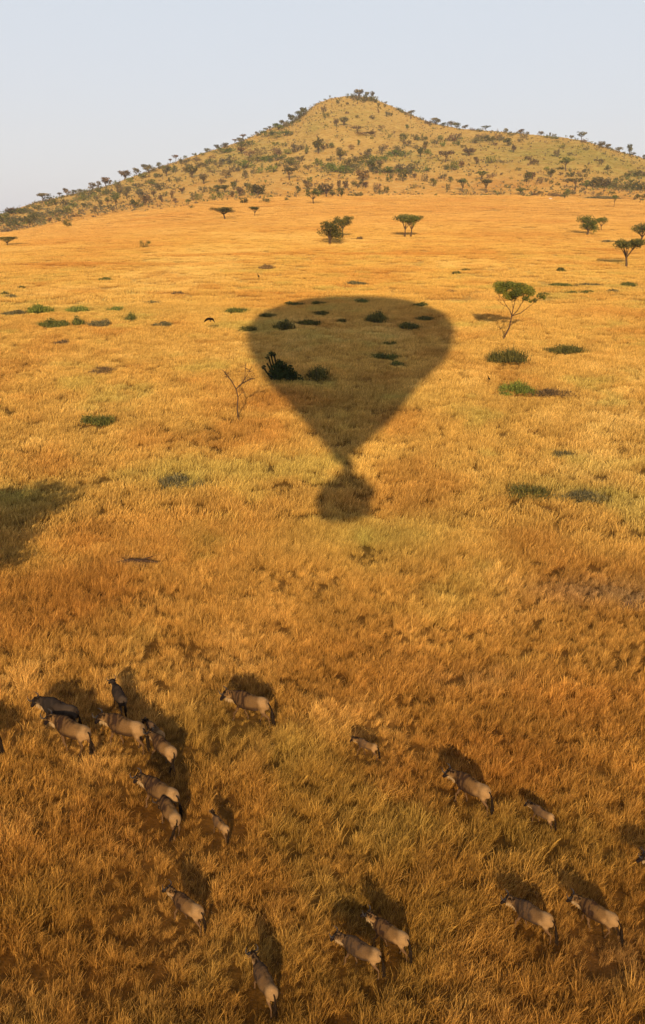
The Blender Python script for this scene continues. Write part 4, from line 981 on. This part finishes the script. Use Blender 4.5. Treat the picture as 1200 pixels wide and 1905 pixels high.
# spiky bush with candelabra stems in the shadow
p2 = hit(524, 712); s2 = ppm(p2)
rt = link('bush', None, loc=tuple(p2)); tag(rt, 'big dark bush with candelabra-like stems sticking up at the left of the balloon shadow', 'bush')
def ip(dx, up_, y=0): return Vector((dx / s2, y, up_ / s2 * 1.05))
cs = [tuple(ip(*q_)) for q_ in ((-8, 10), (6, 12, .3), (-2, 20, -.2), (-10, 24), (14, 8), (26, 6), (0, 8, .8), (-14, 12, .6), (8, 24, .2), (16, 22), (-4, 32), (22, 14, .4))]
o = link('foliage', leaf_mesh('foliage', *leaf_quads(cs, [(.85, .8, .6)] * 8 + [(.5, .5, .6)] * 4, 2600, .13)), rt); o.color = (.038, .055, .018, 1)
pth = []
for tx, tz_ in ((-33, 26), (-27, 34), (-20, 52), (-13, 50), (-24, 45)):
    pth.append(([ip(tx * .25, 4), ip(tx * .7, tz_ * .55, random.uniform(-.4, .4)), ip(tx, tz_, random.uniform(-.4, .4))], [.07, .08, .08]))
o = link('stems', mesh_np('stems', *tubes(pth, 7), M_LEAF), rt); o.color = (.035, .05, .02, 1)
cs = [tuple(ip(*q_)) for q_ in ((-33, 27), (-20, 52), (-13, 50), (-25, 46), (-3, 34), (6, 28))]
o = link('stem_tips', leaf_mesh('stem_tips', *leaf_quads(cs, [(.3, .28, .28)] * 4 + [(.5, .5, .5)] * 2, 420, .12)), rt); o.color = (.04, .055, .02, 1)

# fallen log half hidden in the grass
p3 = hit(254, 1056); s3 = ppm(p3)
lg = [([(-1.1, 0, .3), (-.4, .1, .42), (.4, .05, .4), (1.2, .15, .28)], [.07, .11, .10, .05]), ([(.3, 0, .4), (.6, -.1, .62), (1.0, -.15, .74)], [.06, .04, .02]), ([(-.5, 0, .4), (-.8, .1, .6)], [.05, .02])]
tag(link('fallen_log', mesh_np('fallen_log', *tubes(lg, 8), simple_mat('dark_wood', (.05, .03, .02), var=.4)), loc=tuple(p3)), 'dark fallen log lying in the grass at middle left', 'log')

# blobby earth / rock meshes
def rock(name, px, py, w_, h_, mat, label, cat, seed=1, dz=-.1):
    p = hit(px, py); s = ppm(p); W, Hh = w_ / s, h_ / s
    V, Fq = [], []
    for i in range(13):
        for j in range(24):
            th = math.pi * i / 12; ph = 2 * math.pi * j / 24; v = Vector((math.sin(th) * math.cos(ph), math.sin(th) * math.sin(ph), math.cos(th)))
            r_ = 1 + .28 * mnoise.noise(v * 1.7 + Vector((seed, 0, 0))) + .1 * mnoise.noise(v * 5)
            V.append((v.x * r_ * W / 2, v.y * r_ * W / 3, v.z * r_ * Hh / 2 + Hh * .3 + dz))
    for i in range(12):
        for j in range(24):
            a, b = i * 24 + j, i * 24 + (j + 1) % 24; Fq.append((a, a + 24, b + 24, b))
    return tag(link(name, mesh_np(name, np.array(V), np.array(Fq), mat, True), loc=tuple(p)), label, cat)
rock('boulder', 1024, 371, 6, 3.4, simple_mat('pale_rock', (.6, .54, .5), var=.1), 'tiny pale whitish rock at the right foot of the hill', 'rock', 2, 0)
rock('termite_mound', 1188, 1128, 74, 16, simple_mat('dark_earth', (.09, .05, .03), var=.4, scale=4), 'low dark earth mound at the right edge, on the sparse patch', 'mound', 5, -.1)
p4 = hit(669, 178)
tag(link('mast', mesh_np('mast', *tubes([([(0, 0, 0), (0, 0, 11)], [.12, .08]), ([(0, 0, 11), (0, 0, 20)], [.08, .04]), ([(-.8, 0, 17), (.8, 0, 17)], [.04, .04])], 6), M_STEEL), loc=tuple(p4)), 'thin antenna mast standing above the trees on the hilltop', 'mast')

# birds
M_FEATHER = simple_mat('dark_feathers', (.006, .0045, .004), rough=.6, var=.3, scale=10)
def flying_bird(px, py, up_m, span, label, roll=0.0, yaw=0.0, droop=1.0):
    g_ = hit(px, py + up_m * 10); v = pdir(px, py); t = (np.linalg.norm(g_ - CP)) * .985; p = CP + v * t
    r0 = link('flying_bird', None, loc=tuple(p), rot=(.95, roll, yaw), scale=(span,) * 3); tag(r0, label, 'bird', 'birds over the grass')
    v, fq, caps = loft([(-.26, 0, .0, .03, .012), (-.16, 0, .0, .04, .03), (0, 0, 0, .075, .075), (.14, 0, .01, .055, .055), (.22, 0, .03, .03, .03), (.27, 0, .035, .03, .028), (.33, 0, .025, .006, .006)], 10)
    Vb = np.array(v)[:, [1, 0, 2]]
    link('body', mesh_np('body', Vb, [np.array(fq), np.array(caps)], M_FEATHER, True), r0)
    for s in (1, -1):
        Vw, Fw = [], []
        prof = [(0.04, .04, .10, -.11), (.16, .07 * droop + .02, .13, -.13), (.30, -.03 * droop, .12, -.14), (.42, -.20 * droop, .07, -.16), (.50, -.36 * droop, .0, -.14), (.52, -.46 * droop, -.06, -.12)]
        for zz_ in (.012, -.012):
            for x_, z_, f_, b_ in prof: Vw += [(s * x_, f_, z_ + zz_), (s * x_, b_, z_ + zz_ * .3)]
        n = len(prof) * 2
        for i in range(len(prof) - 1):
            a = 2 * i; Fw += [(a, a + 1, a + 3, a + 2), (n + a, n + a + 2, n + a + 3, n + a + 1), (a, a + 2, n + a + 2, n + a), (a + 1, n + a + 1, n + a + 3, a + 3)]
        Fw += [(0, n, n + 1, 1), (n - 2, n - 1, 2 * n - 1, 2 * n - 2)]
        link('wing', mesh_np('wing', np.array(Vw), np.array(Fw), M_FEATHER), r0)
flying_bird(391, 594, 2.4, 1.45, 'black bird flying low with both wings bent down, left of the balloon shadow', .1, .3)
flying_bird(567, 518, .8, .6, 'tiny dark bird flying above the balloon shadow', .5, .8, .2)
flying_bird(819, 706, .8, .4, 'tiny dark bird low over the grass beside the right rim of the shadow', .2, 1.2, .3)
def standing_bird(px, py, h_, label):
    p = hit(px, py); r0 = link('standing_bird', None, loc=(p[0], p[1], p[2] + .35), rot=(0, 0, 2.5), scale=(h_,) * 3); tag(r0, label, 'bird', 'birds over the grass')
    v, fq, caps = loft([(-.30, 0, .30, .02, .03), (-.18, 0, .36, .10, .09), (0, 0, .48, .15, .16), (.10, 0, .62, .11, .12), (.14, 0, .76, .045, .05), (.16, 0, .88, .05, .055), (.20, 0, .93, .05, .05), (.30, 0, .90, .012, .012)], 12)
    link('body', mesh_np('body', np.array(v), [np.array(fq), np.array(caps)], M_FEATHER, True), r0)
    for s in (1, -1): link('leg', mesh_np('leg', *tubes([([(.0, s * .05, .35), (.02, s * .05, .1), (0, s * .05, -.4)], [.02, .014, .014])], 6), M_FEATHER), r0)
standing_bird(481, 521, .95, 'dark bird standing in the grass below the brown shrub on the plain')
standing_bird(909, 715, .55, 'small dark bird perched in the grass under the large dark bush')

# ------------------------------------------------------------------ grass
k = NT('grass_blades')
at = k.n('Attribute', attribute_name='tint', attribute_type='INSTANCER'); bv = k.n('Attribute', attribute_name='bv')
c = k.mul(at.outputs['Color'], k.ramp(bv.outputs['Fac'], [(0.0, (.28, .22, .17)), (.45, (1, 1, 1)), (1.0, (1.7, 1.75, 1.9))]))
d_ = k.n('BsdfDiffuse'); t_ = k.n('BsdfTranslucent'); mx = k.n('MixShader'); mx.inputs[0].default_value = .22
k.l(c, d_.inputs[0]); k.l(c, t_.inputs[0]); k.l(d_.outputs[0], mx.inputs[1]); k.l(t_.outputs[0], mx.inputs[2]); k.l(mx.outputs[0], k.out.inputs[0])
M_GRASS = k.m


def tuft(name, n, radius, hgt, wid, seed, lean=.25, con=1.0):
    rg = np.random.default_rng(seed)
    a = rg.uniform(0, 2 * math.pi, n); r_ = radius * np.sqrt(rg.random(n))
    base = np.stack([r_ * np.cos(a), r_ * np.sin(a), np.full(n, -.04)], 1)
    h_ = hgt * rg.uniform(.45, 1.15, n)
    ld = rg.normal(size=(n, 2)) * .22 + np.stack([np.cos(a), np.sin(a)], 1) * .18 + (lean, .05)
    fa = rg.uniform(0, math.pi, n); sd = np.stack([np.cos(fa), np.sin(fa), np.zeros(n)], 1) * (wid * .5 * rg.uniform(.6, 1.4, n))[:, None]
    m = base + np.stack([ld[:, 0] * h_ * .35, ld[:, 1] * h_ * .35, h_ * .55], 1)
    t = base + np.stack([ld[:, 0] * h_ * 1.05, ld[:, 1] * h_ * 1.05, h_ * np.clip(1 - .35 * (ld ** 2).sum(1), .6, 1)], 1)
    V = np.stack([base - sd, base + sd, m + sd * .85, m - sd * .85, t + sd * .45, t - sd * .45], 1).reshape(-1, 3)
    i0 = np.arange(n)[:, None] * 6
    Fq = np.vstack([i0 + [0, 1, 2, 3], i0 + [3, 2, 4, 5]])
    me = mesh_np(name, V, Fq, M_GRASS)
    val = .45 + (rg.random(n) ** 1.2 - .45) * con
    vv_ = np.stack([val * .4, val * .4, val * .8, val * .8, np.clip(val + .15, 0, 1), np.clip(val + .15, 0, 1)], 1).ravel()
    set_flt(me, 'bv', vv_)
    return me


def field_obj(name, x, y, sc_, tuftlist, jit):
    """one grass object: points carry scale, turn, tint and variant; geometry nodes stand a tuft on each"""
    z = height(x, y)
    me = bpy.data.meshes.new(name); me.vertices.add(len(x)); me.vertices.foreach_set('co', np.stack([x, y, z], 1).astype(np.float32).ravel())
    set_col(me, 'tint', grass_col(x, y, jit))
    set_flt(me, 'sc', sc_); set_flt(me, 'rz', rng.normal(0, .7, len(x)))
    ai = me.attributes.new('vi', 'INT', 'POINT'); ai.data.foreach_set('value', rng.integers(0, len(tuftlist), len(x)).astype(np.int32))
    ob = link(name, me)
    gcoll = bpy.data.collections.new(name + '_tufts')
    for i, tm in enumerate(tuftlist):
        to = bpy.data.objects.new('%s_tuft_%02d' % (name, i), tm); gcoll.objects.link(to)
    ng = bpy.data.node_groups.new(name + '_scatter', 'GeometryNodeTree')
    ng.interface.new_socket('Geometry', in_out='INPUT', socket_type='NodeSocketGeometry'); ng.interface.new_socket('Geometry', in_out='OUTPUT', socket_type='NodeSocketGeometry')
    gi = ng.nodes.new('NodeGroupInput'); go = ng.nodes.new('NodeGroupOutput')
    m2p = ng.nodes.new('GeometryNodeMeshToPoints'); ins = ng.nodes.new('GeometryNodeInstanceOnPoints'); ci = ng.nodes.new('GeometryNodeCollectionInfo')
    ci.inputs['Collection'].default_value = gcoll; ci.inputs['Separate Children'].default_value = True; ci.inputs['Reset Children'].default_value = True
    def named(nm, tp):
        q_ = ng.nodes.new('GeometryNodeInputNamedAttribute'); q_.data_type = tp; q_.inputs['Name'].default_value = nm; return q_.outputs[0]
    ins.inputs['Pick Instance'].default_value = True
    ng.links.new(gi.outputs[0], m2p.inputs[0]); ng.links.new(m2p.outputs[0], ins.inputs['Points']); ng.links.new(ci.outputs[0], ins.inputs['Instance'])
    ng.links.new(named('vi', 'INT'), ins.inputs['Instance Index']); ng.links.new(named('sc', 'FLOAT'), ins.inputs['Scale'])
    cx = ng.nodes.new('ShaderNodeCombineXYZ'); ng.links.new(named('rz', 'FLOAT'), cx.inputs[2]); ng.links.new(cx.outputs[0], ins.inputs['Rotation'])
    ng.links.new(ins.outputs[0], go.inputs[0])
    md = ob.modifiers.new('scatter', 'NODES'); md.node_group = ng
    tag(ob, kind='stuff'); return ob


def ringpts(d0, d1, dens, halfang=.50):
    n = int(halfang * (d1 * d1 - d0 * d0) * dens)
    d_ = np.sqrt(rng.uniform(d0 * d0, d1 * d1, n)); a = rng.uniform(-halfang, halfang, n)
    return d_ * np.sin(a), d_ * np.cos(a)


WBP = np.array(WB_POS)
def gscale(x, y, hv_=1):
    n = fbm(x / 3.1 + 3, y / 3.1, 3); s = .85 + .45 * n * hv_ + .15 * hv_ * rng.normal(size=len(x))
    b = np.clip(field(BAREB, x, y), 0, 1); s *= 1 - .15 * b
    d2 = ((x[:, None] - WBP[:, 0]) ** 2 + (y[:, None] - WBP[:, 1]) ** 2).min(1)
    s *= 1 - .62 * np.exp(-d2 / 1.0)
    for cx, cy, rx, ry, gs_ in SHF:
        m_ = np.abs(x - cx) < rx * 2; q_ = ((x[m_] - cx) / rx) ** 2 + ((y[m_] + .4 * ry - cy) / ry) ** 2; s[m_] *= 1 - gs_ * np.exp(-q_ ** 2)
    s = s * (1 - .45 * smooth(650, 760, np.hypot(x, y)))
    return np.clip(s, .3, 1.5)


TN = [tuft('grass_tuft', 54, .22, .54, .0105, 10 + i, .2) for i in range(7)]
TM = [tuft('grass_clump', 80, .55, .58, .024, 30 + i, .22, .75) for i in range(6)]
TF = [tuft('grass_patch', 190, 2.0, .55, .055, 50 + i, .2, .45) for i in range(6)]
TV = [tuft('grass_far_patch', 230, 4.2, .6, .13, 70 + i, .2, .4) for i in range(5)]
g1 = ringpts(9, 52, 17, .55); _k = (fbm(g1[0] / .9, g1[1] / .9 + 50, 3) + .35 * fbm(g1[0] / 4, g1[1] / 4, 2) + .35 * rng.normal(size=len(g1[0]))) > -.50; g1 = (g1[0][_k], g1[1][_k]); g2 = ringpts(48, 150, 3.4, .47); g3_ = ringpts(140, 420, .28, .45); g4 = ringpts(400, 1330, .055, .43)
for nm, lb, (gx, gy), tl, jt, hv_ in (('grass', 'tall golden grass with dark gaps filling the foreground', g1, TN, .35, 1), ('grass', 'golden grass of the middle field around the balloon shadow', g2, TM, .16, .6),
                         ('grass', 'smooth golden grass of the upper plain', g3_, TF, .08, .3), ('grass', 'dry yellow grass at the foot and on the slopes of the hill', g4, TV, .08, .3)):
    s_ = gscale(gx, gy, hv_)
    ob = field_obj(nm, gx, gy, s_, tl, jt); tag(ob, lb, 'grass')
    print('GRASS', len(gx))

# ------------------------------------------------------------------ warm dusty air
hv = box_vf(0, 0, 85, 5300, 5300, 320)
k = NT('haze'); pv = k.n('VolumePrincipled'); pv.inputs['Color'].default_value = (.86, .86, .9, 1); pv.inputs['Density'].default_value = 0.00009
pv.inputs['Anisotropy'].default_value = 0.0
k.l(pv.outputs[0], k.out.inputs['Volume'])
tag(link('haze', mesh_np('haze', *hv, k.m)), 'thin dusty air over the plain and hill', 'haze', kind='stuff')
SC.cycles.volume_bounces = 0
